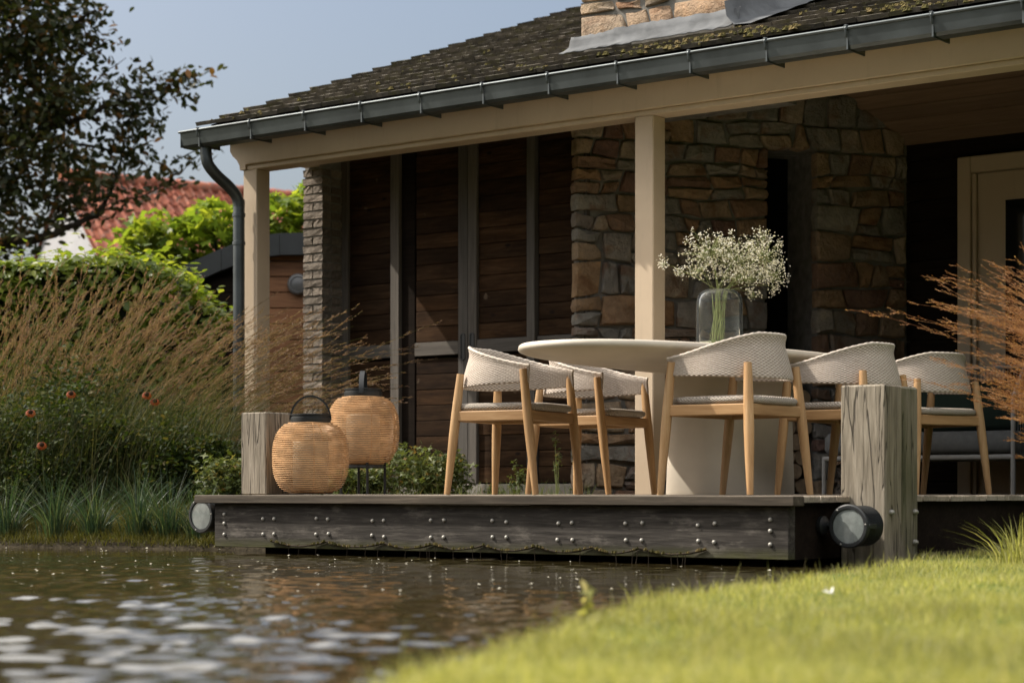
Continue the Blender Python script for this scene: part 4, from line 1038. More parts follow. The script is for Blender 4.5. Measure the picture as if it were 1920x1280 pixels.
    Vn = np.array(V); cap1 = np.array([[*range(n-1, -1, -1)]]); cap2 = np.array([[6*n+k for k in range(n)]])
    pad = mesh_np('seat_pad', Vn, F + [cap1, cap2], M['rope_seat'], True, np.array(UVs))
    return band, rim_m, legs, rails, pad
CH = make_chair_meshes()
def chair(at, face, label):
    """face: direction the sitter looks, radians"""
    t = thing('dining_chair', label, 'chair', at, 'woven dining chairs around the oval table', face)
    band, rim_m, legs, rails, pad = CH
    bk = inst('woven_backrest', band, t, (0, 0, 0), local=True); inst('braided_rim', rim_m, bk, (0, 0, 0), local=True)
    for l in legs: inst('leg', l, t, (0, 0, 0), local=True)
    for me, Mx in rails:
        o = inst('seat_rail', me, t, (0, 0, 0), local=True); o.matrix_local = Mx
    inst('seat_pad', pad, t, (0, 0, 0), local=True)
    return t
chair((-2.12, .83, .002), .20, 'woven teak chair nearest the rattan lanterns, leftmost at the table')
chair((-2.24, 1.72, .002), .12, 'woven teak chair half hidden behind the leftmost chair')
chair((-.82, .875, .002), math.pi-.02, 'woven teak chair with its back to the camera, in front of the table pedestal')
chair((-.69, 1.80, .002), math.pi, 'woven teak chair standing directly behind the right oak bollard')
chair((-.72, 2.74, .002), math.pi-.34, 'woven teak chair right of the oak bollard, behind orange grass plumes')
# lounge sofa at the back
so = thing('lounge_sofa', 'grey lounge sofa with dark green back cushion in the shade of the veranda', 'sofa', (-1.45, 4.4, .002))
sx0, sx1, sy0, sy1 = -2.02, -.70, 4.02, 4.72
MB().box((sx0, sy0, .26), (sx1, sy1, .40), bev=.03).obj('seat_cushion', M['cushion_grey'], so, smooth=True, angle=60)
MB().box((sx0+.03, sy1-.22, .405), (sx1-.1, sy1-.04, .74), bev=.05).obj('back_cushion', M['cushion_green'], so, smooth=True, angle=60)
mb = MB(); mb.tube([(sx0, sy0+.02, .235), (sx1, sy0+.02, .235), (sx1, sy1, .235), (sx0, sy1, .235)], .016, 8, close=True); mb.obj('seat_frame', M['alu'], so)
for x in (sx0, sx1):
    for y in (sy0+.02, sy1): MB().tube([(x, y, .0), (x, y, .235)], .015, 8).obj('leg', M['alu'], so)
mb = MB(); mb.tube([(sx0, sy1+.03, .24), (sx0, sy1+.03, .84), (sx1, sy1+.03, .84), (sx1, sy1+.03, .24)], .014, 8); mb.tube([(sx1, sy1+.03, .84), (sx1, sy0+.2, .80), (sx1, sy0+.02, .6), (sx1, sy0+.02, .235)], .014, 8); mb.obj('back_frame', M['alu'], so)
mb = MB()
for k in range(60):
    x = sx0+.015+(sx1-sx0-.03)*k/59; mb.tube([(x, sy1+.03, .25), (x, sy1+.03, .835)], .0035, 4, cap=False)
for k in range(18):
    y = sy0+.06+(sy1-sy0-.05)*k/17; mb.tube([(sx1, y, .25), (sx1, y, .70+.13*k/17)], .0035, 4, cap=False)
tag(mb.obj('rope_back', M['cushion_grey'], so), kind='stuff')

# ------------------------------------------------------------------ vegetation generators
def leaf_mesh_np(Pn, S, up=0.4, rs=rs, shape='oval', droop=0.0, Nn=None):
    """Pn (n,3) positions, S (n,) sizes. Returns V,F for folded leaves"""
    n = len(Pn)
    nr = rs.normal(size=(n, 3)); nr[:, 2] = np.abs(nr[:, 2]) + up*2
    if Nn is not None: nr = nr*.55 + Nn*1.2
    nr /= np.linalg.norm(nr, axis=1, keepdims=True)
    a = rs.normal(size=(n, 3)); a[:, 2] -= droop; t = a - nr*(a*nr).sum(1, keepdims=True); t /= np.linalg.norm(t, axis=1, keepdims=True); b = np.cross(nr, t)
    if shape == 'oval':
        tpl = np.array([(-.5, 0, 0), (-.2, .26, .05), (.2, .24, .04), (.55, 0, -.06), (.2, -.24, .04), (-.2, -.26, .05)]); faces = [(0, 1, 2, 3), (0, 3, 4, 5)]
    elif shape == 'lobed':
        r_ = [.52, .25, .5, .22, .56, .22, .5, .25, .52, .3]; tpl = np.array([(-.25, 0, 0)] + [(r_[k]*math.cos(-2.2+4.4*k/9), r_[k]*math.sin(-2.2+4.4*k/9), .05*(k % 2) - .03) for k in range(10)])
        faces = [(0, k, k+1) for k in range(1, 10)]
    elif shape == 'cut':
        tpl = np.array([(-.5, 0, 0), (-.15, .12, .02), (.0, .42, .0), (.12, .10, .02), (.6, 0, -.05), (.12, -.10, .02), (.0, -.42, .0), (-.15, -.12, .02)]); faces = [(0, 1, 3, 4), (1, 2, 3), (0, 4, 5, 7), (5, 6, 7)]
    else:
        tpl = np.array([(-.5, 0, 0), (0, .16, .03), (.5, 0, 0), (0, -.16, .03)]); faces = [(0, 1, 2, 3)]
    m = len(tpl)
    V = Pn[:, None, :] + S[:, None, None]*(tpl[None, :, 0:1]*t[:, None, :] + tpl[None, :, 1:2]*b[:, None, :] + tpl[None, :, 2:3]*nr[:, None, :])
    base = (np.arange(n)*m)[:, None]
    by = {}
    for f in faces: by.setdefault(len(f), []).append(f)
    F = [np.concatenate([base + np.array(f)[None, :] for f in fs]) for fs in by.values()]
    return V.reshape(-1, 3), F
def blades_np(B, H, lean, width, curve=1.0, seg=3, rs=rs):
    """B (n,3) bases, H heights, lean (n,2) horizontal tip offset as fraction of height"""
    n = len(B); ang = rs.uniform(0, 6.283, n); wx_, wy_ = np.cos(ang), np.sin(ang); V = []
    for k in range(seg+1):
        t = k/seg; off = lean*H[:, None]*(t**(1+curve)); z = H*t*(1 - .25*t*np.clip(np.hypot(lean[:, 0], lean[:, 1]), 0, 1.2))
        c = B + np.concatenate([off, z[:, None]], 1); w = (width*(1-t**1.6)*.5)[:, None]
        d = np.stack([wx_, wy_, np.zeros(n)], 1)
        if k < seg: V += [c - d*w, c + d*w]
        else: V += [c]
    m = 2*seg+1; A = np.stack(V, 1).reshape(-1, 3); base = (np.arange(n)*m)[:, None]
    q = [base + np.array([2*k, 2*k+1, 2*k+3, 2*k+2])[None, :] for k in range(seg-1)]
    F = [base + np.array([2*seg-2, 2*seg-1, 2*seg])[None, :]]
    if q: F.append(np.concatenate(q))
    return A, F
def join_np(parts):
    V = []; F = []; b = 0
    for v, fs in parts:
        V.append(v); F += [f + b for f in (fs if isinstance(fs, list) else [fs])]; b += len(v)
    by = {}
    for f in F: by.setdefault(f.shape[1], []).append(f)
    return np.concatenate(V), [np.concatenate(x) for x in by.values()]
def ribbons_np(C, W_):
    """C (n,k,3) centre lines, W_ (n,k) widths -> crossed ribbons facing the camera roughly"""
    n, k, _ = C.shape; t = np.gradient(C, axis=1); view = np.array([RY, -RX, 0.0])
    s = np.cross(t, view[None, None, :]); s /= (np.linalg.norm(s, axis=2, keepdims=True)+1e-9)
    s2 = np.cross(t, s); s2 /= (np.linalg.norm(s2, axis=2, keepdims=True)+1e-9)
    out = []
    for side_ in (s*.9 + s2*.4,):
        A = np.stack([C - side_*W_[..., None]*.5, C + side_*W_[..., None]*.5], 2).reshape(n, 2*k, 3)
        base = (np.arange(n)*2*k)[:, None]
        F = np.concatenate([base + np.array([2*i, 2*i+1, 2*i+3, 2*i+2])[None, :] for i in range(k-1)])
        out.append((A.reshape(-1, 3), F))
    return join_np(out)
L_ = {}
L_['lawn'] = m_leaf('lawn_blade', [(0, (.18, .195, .055)), (.45, (.31, .32, .105)), (.88, (.45, .44, .19)), (1, (.52, .46, .28))], .5, .5, .25, 1.5)
L_['sedge'] = m_leaf('sedge_blade', [(0, (.022, .052, .028)), (.6, (.05, .09, .045)), (1, (.13, .15, .075))], .35, .4, .35, 1.4)
L_['hedge'] = m_leaf('hedge_leaf', [(0, (.07, .11, .014)), (.5, (.13, .18, .022)), (1, (.22, .25, .035))], .5, .4, .35, 1.7)
L_['maple'] = m_leaf('maple_leaf', [(0, (.09, .15, .02)), (.5, (.17, .24, .03)), (1, (.27, .31, .04))], .5, .45, .3, 1.7)
L_['dark'] = m_leaf('dark_tree_leaf', [(0, (.02, .030, .012)), (.5, (.042, .052, .016)), (.8, (.06, .055, .02)), (.95, (.10, .06, .02)), (1, (.22, .10, .025))], .35, .45, .3, 1.3)
L_['border'] = m_leaf('border_leaf', [(0, (.014, .027, .007)), (.6, (.032, .050, .011)), (.9, (.065, .085, .018)), (1, (.10, .08, .03))], .35, .6, .15, 1.5)
L_['bush'] = m_leaf('bush_leaf', [(0, (.06, .085, .03)), (.5, (.11, .14, .045)), (.9, (.17, .19, .07)), (1, (.22, .13, .05))], .35, .5, .25, 1.4)
L_['plume'] = m_leaf('grass_plume', [(0, (.13, .072, .052)), (.5, (.25, .15, .105)), (1, (.40, .29, .21))], .4, .6, .15, 1.2)
L_['plume_or'] = m_leaf('orange_plume', [(0, (.22, .09, .04)), (.5, (.40, .19, .085)), (1, (.56, .35, .19))], .4, .6, .15, 1.2)
L_['stalk'] = m_leaf('grass_stalk', [(0, (.05, .065, .02)), (.45, (.10, .11, .04)), (.8, (.26, .23, .13)), (1, (.42, .37, .25))], .3, .5, .25, 1.1)

# lawn (foreground, right bank)
n = 150000
d_ = 2.3*(10.6/2.3)**rs.uniform(0, 1, n); r_ = rs.uniform(-.13, .31, n)*d_*1.0 + rs.uniform(-.1, .3, n)
W_ = site_np(r_, d_, np.zeros(n)); ok = (pond_sd(W_[:, 0], W_[:, 1]) > .0) & ~((W_[:, 0] < .30) & (W_[:, 1] > -.1))
B_g = W_[ok]; s_g = pond_sd(B_g[:, 0], B_g[:, 1]); B_g[:, 2] = ground_z(B_g[:, 0], B_g[:, 1]) - .004
nb = len(B_g); pat = np.sin(B_g[:, 0]*7.3+1.1*np.sin(B_g[:, 1]*3.1))*np.sin(B_g[:, 1]*6.1+1.4*np.sin(B_g[:, 0]*2.7)) + .5*np.sin(B_g[:, 0]*17+B_g[:, 1]*13)
Hh = rs.uniform(.014, .040, nb)*(1 + .30*pat)*(1 + .9*np.exp(-s_g/.07)*rs.uniform(0, 1, nb)) + (rs.uniform(0, 1, nb) < .012)*rs.uniform(.02, .07, nb); ln = rs.normal(0, .45, (nb, 2))
V, F = blades_np(B_g, Hh, ln, rs.uniform(.0018, .0036, nb), .8, 2)
tag(npobj('lawn_grass', V, F, L_['lawn']), 'bright green mown lawn in the foreground beside the pond', 'lawn', kind='stuff')
# taller weeds on the bank edge
def seedling(r, d, h, label, leaves=7):
    p = site(r, d); p.z = float(ground_z(np.array(p.x), np.array(p.y))); t = thing('bank_seedling', label, 'plant', p)
    MB().tube([(0, 0, 0), (.004, .002, h*.5), (0, .006, h)], [.002, .002, .001], 5).obj('stem', M['stem_green'], t, (0, 0, 0), local=True)
    Pn = np.array([(rnd.uniform(-.012, .012), rnd.uniform(-.012, .012), h*(.3+.7*k/leaves)) for k in range(leaves)]); v, f = leaf_mesh_np(Pn, np.full(leaves, .034), .2)
    o = npobj('foliage', v, f, L_['lawn'], t); o.location = (0, 0, 0)
seedling(.17, 4.6, .10, 'pale green seedling standing at the water edge of the lawn', 9)
wf = thing('white_petal', 'small white fallen petal lying on the lawn', 'petal', site(.87, 5.5, -.24)); 
wf.location.z = float(ground_z(np.array(wf.location.x), np.array(wf.location.y)))+.02
V, F = leaf_mesh_np(np.array([(0, 0, .005), (.01, .004, .012), (-.008, .004, .015)]), np.array([.032, .028, .026]), .3, rs, 'oval'); o = npobj('petals', V, F, m_plain('white_petal', (.7, .7, .68), .6, .2, 0, 0, 5, 0), wf); o.location = (0, 0, 0)
# bright tuft at the right frame edge
def tuft(name, label, at, nbl, h, spread, mat, wid=.004, group=None, cat='grass tuft', bias=(0, 0)):
    t = thing(name, label, cat, at, group)
    B = np.stack([rs.normal(0, spread*.25, nbl), rs.normal(0, spread*.25, nbl), np.zeros(nbl)], 1); ln = rs.normal(0, .30, (nbl, 2)) + B[:, :2]/(spread*.25)*.42 + np.array(bias)[None, :]
    V, F = blades_np(B, rs.uniform(.35, 1.1, nbl)*h, ln, np.full(nbl, wid)*rs.uniform(.7, 1.3, nbl), 1.0, 4)
    o = npobj('blades', V, F, mat, t); o.location = (0, 0, 0); return t
p = site(2.12, 8.35); p.z = float(ground_z(np.array(p.x), np.array(p.y)))
tuft('grass_tuft', 'bright green long grass tuft at the right edge of the lawn', p, 170, .22, .22, L_['lawn'], .0045)
# sedge tufts along the left bank
spots = [(12, 1.0), (105, 1.05), (175, .95), (262, 1.1), (318, 1.0), (372, .85), (-70, 1.0)]
nm = ('outermost left', 'second from the left', 'third from the left', 'fourth from the left', 'fifth from the left', 'sixth from the left, next to the deck', 'cut off by the left edge')
for (px, s), w in zip(spots, nm):
    dd_ = next(q for q in np.arange(10.8, 13.5, .03) if float(pond_sd(np.array(site((px-960)/3750*q, q).x), np.array(site((px-960)/3750*q, q).y))) > .13)
    p = site((px-960)/3750*dd_, dd_); p.z = float(ground_z(np.array(p.x), np.array(p.y)))
    tuft('sedge_tuft', f'blue-green sedge tuft on the left bank, {w}', p, 170, .43*s, .15, L_['sedge'], .0058, 'sedge tufts on the left bank')
# mossy bank grass
n = 26000; px = rs.uniform(-60, 440, n); d_ = rs.uniform(11.4, 13.0, n); r_ = (px-960)/3750*d_
W_ = site_np(r_, d_, np.zeros(n)); s_ = pond_sd(W_[:, 0], W_[:, 1]); ok = (s_ > -.01) & ~((W_[:, 0] > -3.75) & (W_[:, 1] < 1.35)); W_ = W_[ok]; W_[:, 2] = ground_z(W_[:, 0], W_[:, 1])-.003; nb = len(W_)
V, F = blades_np(W_, rs.uniform(.02, .085, nb), rs.normal(0, .6, (nb, 2)), rs.uniform(.003, .006, nb), .8, 2)
L_['bank'] = m_leaf('bank_moss_grass', [(0, (.055, .06, .012)), (.5, (.10, .10, .018)), (1, (.15, .13, .03))], .3, .6, .2, 1.3)
tag(npobj('bank_grass', V, F, L_['bank']), 'short mossy grass along the left water edge', 'grass', kind='stuff')

# leafy plants: dense foliage made of leaf clumps
def leafy(name, label, at, R, n, size, mat, shape='oval', cat='plant', group=None, stems=8, flat=1.0):
    t = thing(name, label, cat, at, group); at = Vector(at)
    nc = max(6, n//22); c = rs.normal(size=(nc, 3)); c /= np.linalg.norm(c, axis=1, keepdims=True); c *= (rs.uniform(.25, 1, nc)**.5)[:, None]
    c = c*np.array([R[0], R[1], R[2]*.5]) + np.array([0, 0, R[2]*.55])
    Pn = np.repeat(c, 22, 0)[:n] + rs.normal(0, 1, (min(n, nc*22), 3))*np.array([.18*R[0], .18*R[1], .10*R[2]]); Pn = Pn[Pn[:, 2] > .0]
    V, F = leaf_mesh_np(Pn, rs.uniform(.6, 1.25, len(Pn))*size, .35, rs, shape)
    o = npobj('foliage', V, F, mat, t); o.location = (0, 0, 0)
    mb = MB()
    for k in range(stems):
        q = c[rs.randint(nc)]; mb.tube([(q[0]*.15, q[1]*.15, -.02), (q[0]*.5, q[1]*.5, q[2]*.55), tuple(q)], [.004, .003, .0015], 5)
    mb.obj('stems', M['stem_green'], t, (0, 0, 0), local=True); return t
def on_ground(r, d): p = site(r, d); p.z = float(ground_z(np.array(p.x), np.array(p.y))) ; return p
def pr(px, d): return (px-960)/3750*d
bush = [(420, 12.3, .16, .30, 'between the left bollard and the bank'), (655, 12.6, .22, .24, 'behind the two lanterns'), (755, 12.9, .27, .36, 'right of the lanterns, tallest of the deck-side shrubs'), (828, 13.2, .2, .30, 'beside the leftmost chair leg')]
for px, d, w, h, lb in bush:
    leafy('green_shrub', f'low green cut-leaved shrub {lb}', on_ground(pr(px, d), d), (w, w, h), 1500, .052, L_['bush'], 'cut', 'shrub', 'shrubs behind the deck', 10)
for px, d, h, lb in ((968, 13.15, .26, 'small pale green weed by the plank doors, behind the leftmost chair'), (925, 13.1, .12, 'tiny weed at the foot of the plank doors'), (1045, 13.2, .40, 'tall thin weed with few leaves between the two left chairs'), (1075, 13.25, .34, 'spindly weed just left of the stone wall')):
    tall = h > .3; leafy('wall_weed', lb, on_ground(pr(px, d), d), (.05 if tall else .06, .05, h), 60 if tall else 240, .035, L_['bush'], 'cut', 'weed', 'weeds along the door plinth', 4)
nb = 900; px = rs.uniform(590, 1110, nb); d_ = rs.uniform(12.0, 13.2, nb); W_ = site_np((px-960)/3750*d_, d_, np.zeros(nb)); ok = ((W_[:, 0] < -2.85) & (W_[:, 1] > 1.35) & (W_[:, 1] < 3.25)); W_ = W_[ok]; W_[:, 2] = ground_z(W_[:, 0], W_[:, 1]); nb = len(W_)
V, F = blades_np(W_, rs.uniform(.05, .17, nb), rs.normal(0, .35, (nb, 2)), rs.uniform(.003, .005, nb), .9, 3)
tag(npobj('bed_grass', V, F, L_['bush']), 'thin grass growing in the bed behind the deck', 'grass', kind='stuff')
# herbaceous border on the left
bp = 0
names_b = ['dark leafy border perennial low on the left bank', 'bushy green border plant below the grass plumes', 'loose border perennial with small leaves', 'shaded leafy plant behind the sedges', 'yellow-green border plant close to the downpipe', 'feathery green plant at the left frame edge', 'dense dark plant in the middle of the border', 'leafy border clump left of the deck end', 'low plant behind the first sedge tuft', 'rounded green plant under the orange flowers', 'tall green perennial beneath the hedge', 'wispy plant beside the left bollard']
for k, (px, d, w, h) in enumerate(((20, 12.9, .34, .62), (110, 13.0, .36, .70), (190, 13.1, .34, .60), (270, 13.0, .32, .55), (360, 13.2, .26, .55), (-60, 13.0, .35, .7), (230, 13.7, .42, .85), (330, 12.8, .24, .42), (70, 12.7, .26, .36), (150, 13.6, .40, .9), (40, 13.9, .45, 1.0), (400, 12.7, .18, .40))):
    leafy('border_plant', names_b[k], on_ground(pr(px, d), d), (w, w, h), 2600, .038, L_['border'], 'oval' if k % 2 else 'thin', 'plant', 'plants in the left border', 14)
n = 5200; px = rs.uniform(-70, 430, n); d_ = rs.uniform(12.6, 14.2, n); W_ = site_np((px-960)/3750*d_, d_, np.zeros(n)); ok = (pond_sd(W_[:, 0], W_[:, 1]) > .25) & (W_[:, 0] < -3.8); W_ = W_[ok]; W_[:, 2] = ground_z(W_[:, 0], W_[:, 1]); nb = len(W_)
ln = rs.normal(0, .25, (nb, 2)) + np.array([[RX, RY]])*.3; V, F = blades_np(W_, rs.uniform(.3, .95, nb), ln, rs.uniform(.003, .006, nb), 1.0, 4)
L_['bgrass'] = m_leaf('border_grass_blade', [(0, (.02, .032, .009)), (.6, (.05, .062, .02)), (1, (.15, .13, .06))], .35, .5, .2, 1.4)
tag(npobj('border_grass', V, F, L_['bgrass']), 'fine grass blades growing through the left border', 'grass', kind='stuff')
# orange helenium flowers
hp = m_leaf('helenium_petal', [(0, (.14, .02, .008)), (.5, (.26, .045, .012)), (1, (.34, .09, .02))], .35, .6, .2, 1.2)
hc = m_plain('helenium_cone', (.035, .018, .01), .9, .1, 0, .3, 60, .5)
for px, y, d, lb in ((57, 773, 12.5, 'orange helenium flower nearest the left edge, upper of two'), (78, 834, 12.4, 'orange helenium flower lower left above the sedges'), (133, 738, 12.8, 'faded orange helenium flower in the middle of the border'), (275, 740, 12.9, 'faded orange flower head left of the downpipe'), (290, 752, 12.9, 'small red-orange flower head beside another faded one')):
    g = on_ground(pr(px, d), d); zt = .022 + (920-y)/3750*d; t = thing('helenium_flower', lb, 'flower', g, 'orange flowers in the border')
    h = zt-g.z; MB().tube([(0, .02, 0), (.01, .01, h*.5), (0, 0, h)], [.0035, .003, .0025], 5).obj('stem', M['flower_stem'], t, (0, 0, 0), local=True)
    mb = MB(); fd = Vector((RY*.6+.2, -RX*.6, .55)).normalized(); a1 = fd.orthogonal().normalized(); a2 = fd.cross(a1); C0 = Vector((0, 0, h))
    for k in range(12):
        a = 6.283*k/12+rnd.uniform(-.1, .1); dv = a1*math.cos(a)+a2*math.sin(a); sv_ = fd.cross(dv)
        mb.add([C0+dv*.010, C0+dv*.021+sv_*.007, C0+dv*.031+sv_*.005-fd*.010, C0+dv*.031-sv_*.005-fd*.010, C0+dv*.021-sv_*.007], [(0, 1, 2, 3, 4)])
    mb.obj('petals', hp, t, (0, 0, 0), local=True)
    cm = MB().lathe([(.014, 0), (.016, .006), (.012, .014), (.004, .018)], 10); q = fd.to_track_quat('Z', 'Y').to_matrix(); cm.v = [tuple(C0 + q @ Vector(p)) for p in cm.v]; cm.obj('flower_cone', hc, t, (0, 0, 0), True, local=True)

# ornamental grass clumps with arching plumes
def plume_clump(label, at, nst, h, lean, matp, mats, seed, wid=.0045, curl=1.0, spread=.16, seeds=46, sdr=.32, cat='ornamental grass', group=None, sig=.28, seedsz=.013, h0=.6, blen=.06):
    r = np.random.RandomState(seed); t = thing('ornamental_grass', label, cat, at, group)
    K = 14; tt = np.linspace(0, 1, K)
    B = np.stack([r.normal(0, spread, nst), r.normal(0, spread, nst), np.zeros(nst)], 1)
    Hs = r.uniform(h0, 1.05, nst)*h; ln = np.stack([lean[0] + sig*np.clip(r.normal(0, 1, nst), -1.6, 1.6), lean[1] + sig*np.clip(r.normal(0, 1, nst), -1.6, 1.6)], 1)
    cv_ = r.uniform(.6, 1.8, nst)*curl
    C = np.zeros((nst, K, 3))
    for k in range(K):
        f = tt[k]; off = ln*Hs[:, None]*(.45*f + .55*f**(2.2))[..., None] if False else ln*Hs[:, None]*(.4*f+.6*f**2.3)
        C[:, k, :2] = B[:, :2] + off; C[:, k, 2] = Hs*(f - .16*cv_*np.clip(np.hypot(ln[:, 0], ln[:, 1]), 0, 2)*f**3)
    wd = np.tile((wid*(1-.65*tt))[None, :], (nst, 1)); V, F = ribbons_np(C, wd)
    o = npobj('stalks', V, F, mats, t); o.location = (0, 0, 0)
    # seed plume: side branchlets carrying little spikelets along the upper part
    m = seeds; q = 5; x_ = r.uniform(0, 1, (nst, m)); f = 1-sdr*x_; ki = f*(K-1); k0 = np.clip(ki.astype(int), 0, K-2); fr2 = (ki-k0)[..., None]
    ii = np.arange(nst)[:, None]; pp = C[ii, k0]*(1-fr2)+C[ii, k0+1]*fr2; tg = C[ii, k0+1]-C[ii, k0]; tg /= np.linalg.norm(tg, axis=2, keepdims=True)+1e-9
    o_ = r.normal(size=tg.shape); o_ -= tg*(o_*tg).sum(2, keepdims=True); o_ /= np.linalg.norm(o_, axis=2, keepdims=True)+1e-9
    bd = tg + o_*r.uniform(.10, .42, (nst, m, 1)); bd /= np.linalg.norm(bd, axis=2, keepdims=True)
    bl = (.018 + blen*r.uniform(.4, 1.1, (nst, m))*(.25+.75*np.sqrt(x_)))[..., None]
    tq = (np.arange(q)+.6)/q
    PPn = (pp[:, :, None, :] + bd[:, :, None, :]*bl[:, :, None, :]*tq[None, None, :, None]).reshape(-1, 3) + r.normal(0, .0022, (nst*m*q, 3))
    T = np.repeat(bd.reshape(-1, 3), q, 0) + r.normal(size=(nst*m*q, 3))*.22; T /= np.linalg.norm(T, axis=1, keepdims=True)
    S = np.cross(T, r.normal(size=T.shape)); S /= np.linalg.norm(S, axis=1, keepdims=True); sz = (seedsz*r.uniform(.6, 1.4, len(PPn)))[:, None]
    A = np.stack([PPn - T*sz*.75, PPn + S*sz*.2, PPn + T*sz*.75, PPn - S*sz*.2], 1).reshape(-1, 3); Fq = np.arange(len(A)).reshape(-1, 4)
    b0_ = pp.reshape(-1, 3); b1_ = (pp+bd*bl).reshape(-1, 3); V2, F2 = ribbons_np(np.stack([b0_, b1_], 1), np.full((len(b0_), 2), .0011))
    A, Fq = join_np([(A, [Fq]), (V2, F2)])
    o = npobj('plumes', A, Fq, matp, t); o.location = (0, 0, 0); return t
rr = np.array([RX, RY]); dv = np.array([-RY, RX])
gl_ = [(-40, 13.9, 105, 1.70, .25, 'feathery brown ornamental grass cut by the left frame edge'), (60, 14.1, 110, 1.72, .34, 'brown ornamental grass in front of the hedge, second from the left'), (150, 13.8, 110, 1.66, .45, 'brown ornamental grass in the middle of the border with upright plumes'), (235, 13.9, 110, 1.55, .62, 'leaning tan ornamental grass right of the border middle'), (300, 13.5, 95, 1.40, .85, 'strongly leaning ornamental grass reaching over the downpipe'), (330, 13.2, 42, 1.1, 1.25, 'low arching ornamental grass whose plumes cross the veranda post')]
for k, (px, d, ns, h, le, lb) in enumerate(gl_):
    l2 = rr*le + dv*(-.05); plume_clump(lb, on_ground(pr(px, d), d), ns, h, l2, L_['plume'], L_['stalk'], 40+k, .0040, 1.0, .20, 20, .25, 'grass', 'ornamental grasses in the left border', .22, .0085, .55)
l2 = rr*(-.70) + dv*(.10)
plume_clump('orange feathery ornamental grass leaning in from the right frame edge', on_ground(3.16, 8.6), 470, 1.42, l2, L_['plume_or'], L_['plume_or'], 77, .0028, 1.05, .12, 40, .42, 'grass', None, .17, .0072, .24, .075)

plume_clump('lower sprawling rust-orange grass at the right frame edge, below the taller plumes', on_ground(3.12, 8.75), 300, .98, rr*(-.92) + dv*(.08), L_['plume_or'], L_['plume_or'], 78, .0028, .8, .11, 42, .45, 'grass', None, .15, .0072, .45, .07)
# hedge
hd = thing('clipped_hedge', 'clipped green hedge with sunlit top behind the ornamental grasses', 'hedge', site(-4.8, 17.3, -.05))
def hz_top(r): return 1.95 - .42*np.clip((r+3.0)/.45, 0, 1)**2 + .03*np.sin(r*5)
n = 17000
rr1 = rs.uniform(-8.6, -2.45, n); which = rs.uniform(0, 1, n); top = hz_top(rr1)
dd1 = np.where(which < .45, rs.uniform(16.7, 17.9, n), 16.65 + rs.exponential(.07, n)); zz1 = np.where(which < .45, top - rs.exponential(.05, n) + rs.exponential(.055, n)*(rs.uniform(0, 1, n) < .5), rs.uniform(.2, 1, n)*top)
Pn = site_np(rr1 + rs.normal(0, .02, n), dd1, zz1); Nn = np.where((which < .45)[:, None], np.array([[0, 0, 1.0]]), np.array([[RY, -RX, .35]]))
V, F = leaf_mesh_np(Pn, rs.uniform(.06, .105, n), .3, rs, 'oval', 0, Nn)
npobj('foliage', V, F, L_['hedge'], hd)
hm = MB(); V = []
for r0, r1, z in ((-8.6, -3.1, 1.9), (-3.1, -2.55, 1.55)):
    q = [site(r, d) for r, d in ((r0, 16.75), (r1, 16.75), (r1, 17.8), (r0, 17.8))]; b = len(hm.v); hm.add([(p.x, p.y, -.1) for p in q] + [(p.x, p.y, z) for p in q], [(0, 1, 5, 4), (1, 2, 6, 5), (2, 3, 7, 6), (3, 0, 4, 7), (4, 5, 6, 7)])
hm.obj('branch_core', m_plain('hedge_core', (.012, .016, .006), .95, .1, 0, .4, 12, .5), hd)

# maple behind the shed
def branch(mb, a, b, r0, r1, wig=.12, n=6):
    a = Vector(a); b = Vector(b); L = (b-a).length; pts = []
    for k in range(n+1):
        t = k/n; p = a.lerp(b, t) + Vector((rnd.uniform(-1, 1), rnd.uniform(-1, 1), rnd.uniform(-.6, .8)))*wig*L*.12*(0 if k in (0, n) else 1); pts.append(p)
    mb.tube(pts, [r0+(r1-r0)*k/n for k in range(n+1)], 7); return pts
mt = thing('maple_tree', 'sunlit yellow-green maple growing behind the shed and the hedge', 'tree', site(-3.2, 21.6, -.05))
mb = MB(); branch(mb, site(-3.2, 21.6, -.05), site(-3.1, 21.5, 2.2), .09, .05)
cl_ = [(-4.0, 21.2, 2.55, .34), (-3.75, 21.0, 2.72, .33), (-3.45, 21.2, 2.68, .34), (-3.15, 21.0, 2.8, .33), (-2.9, 21.2, 2.78, .32), (-2.45, 21.3, 2.95, .34), (-2.2, 21.4, 3.02, .32), (-2.5, 21.2, 2.55, .36), (-3.6, 21.3, 2.3, .38), (-3.05, 21.2, 2.35, .38), (-2.15, 21.3, 2.6, .34), (-4.1, 21.4, 2.2, .3)]
Pn = []
for r, d, z, R in cl_:
    branch(mb, site(-3.1, 21.5, 2.1), site(r, d, z), .03, .008)
    q = rs.normal(size=(170, 3)); q /= np.linalg.norm(q, axis=1, keepdims=True); q *= (rs.uniform(.1, 1, 170)**.4)[:, None]*R*np.array([1, .9, .85]); c = site(r, d, z); Pn.append(q + np.array(c))
mb.obj('trunk', M['bark'], mt); Pn = np.concatenate(Pn)
V, F = leaf_mesh_np(Pn, rs.uniform(.11, .19, len(Pn)), .35, rs, 'lobed', .6); npobj('crown', V, F, L_['maple'], mt)
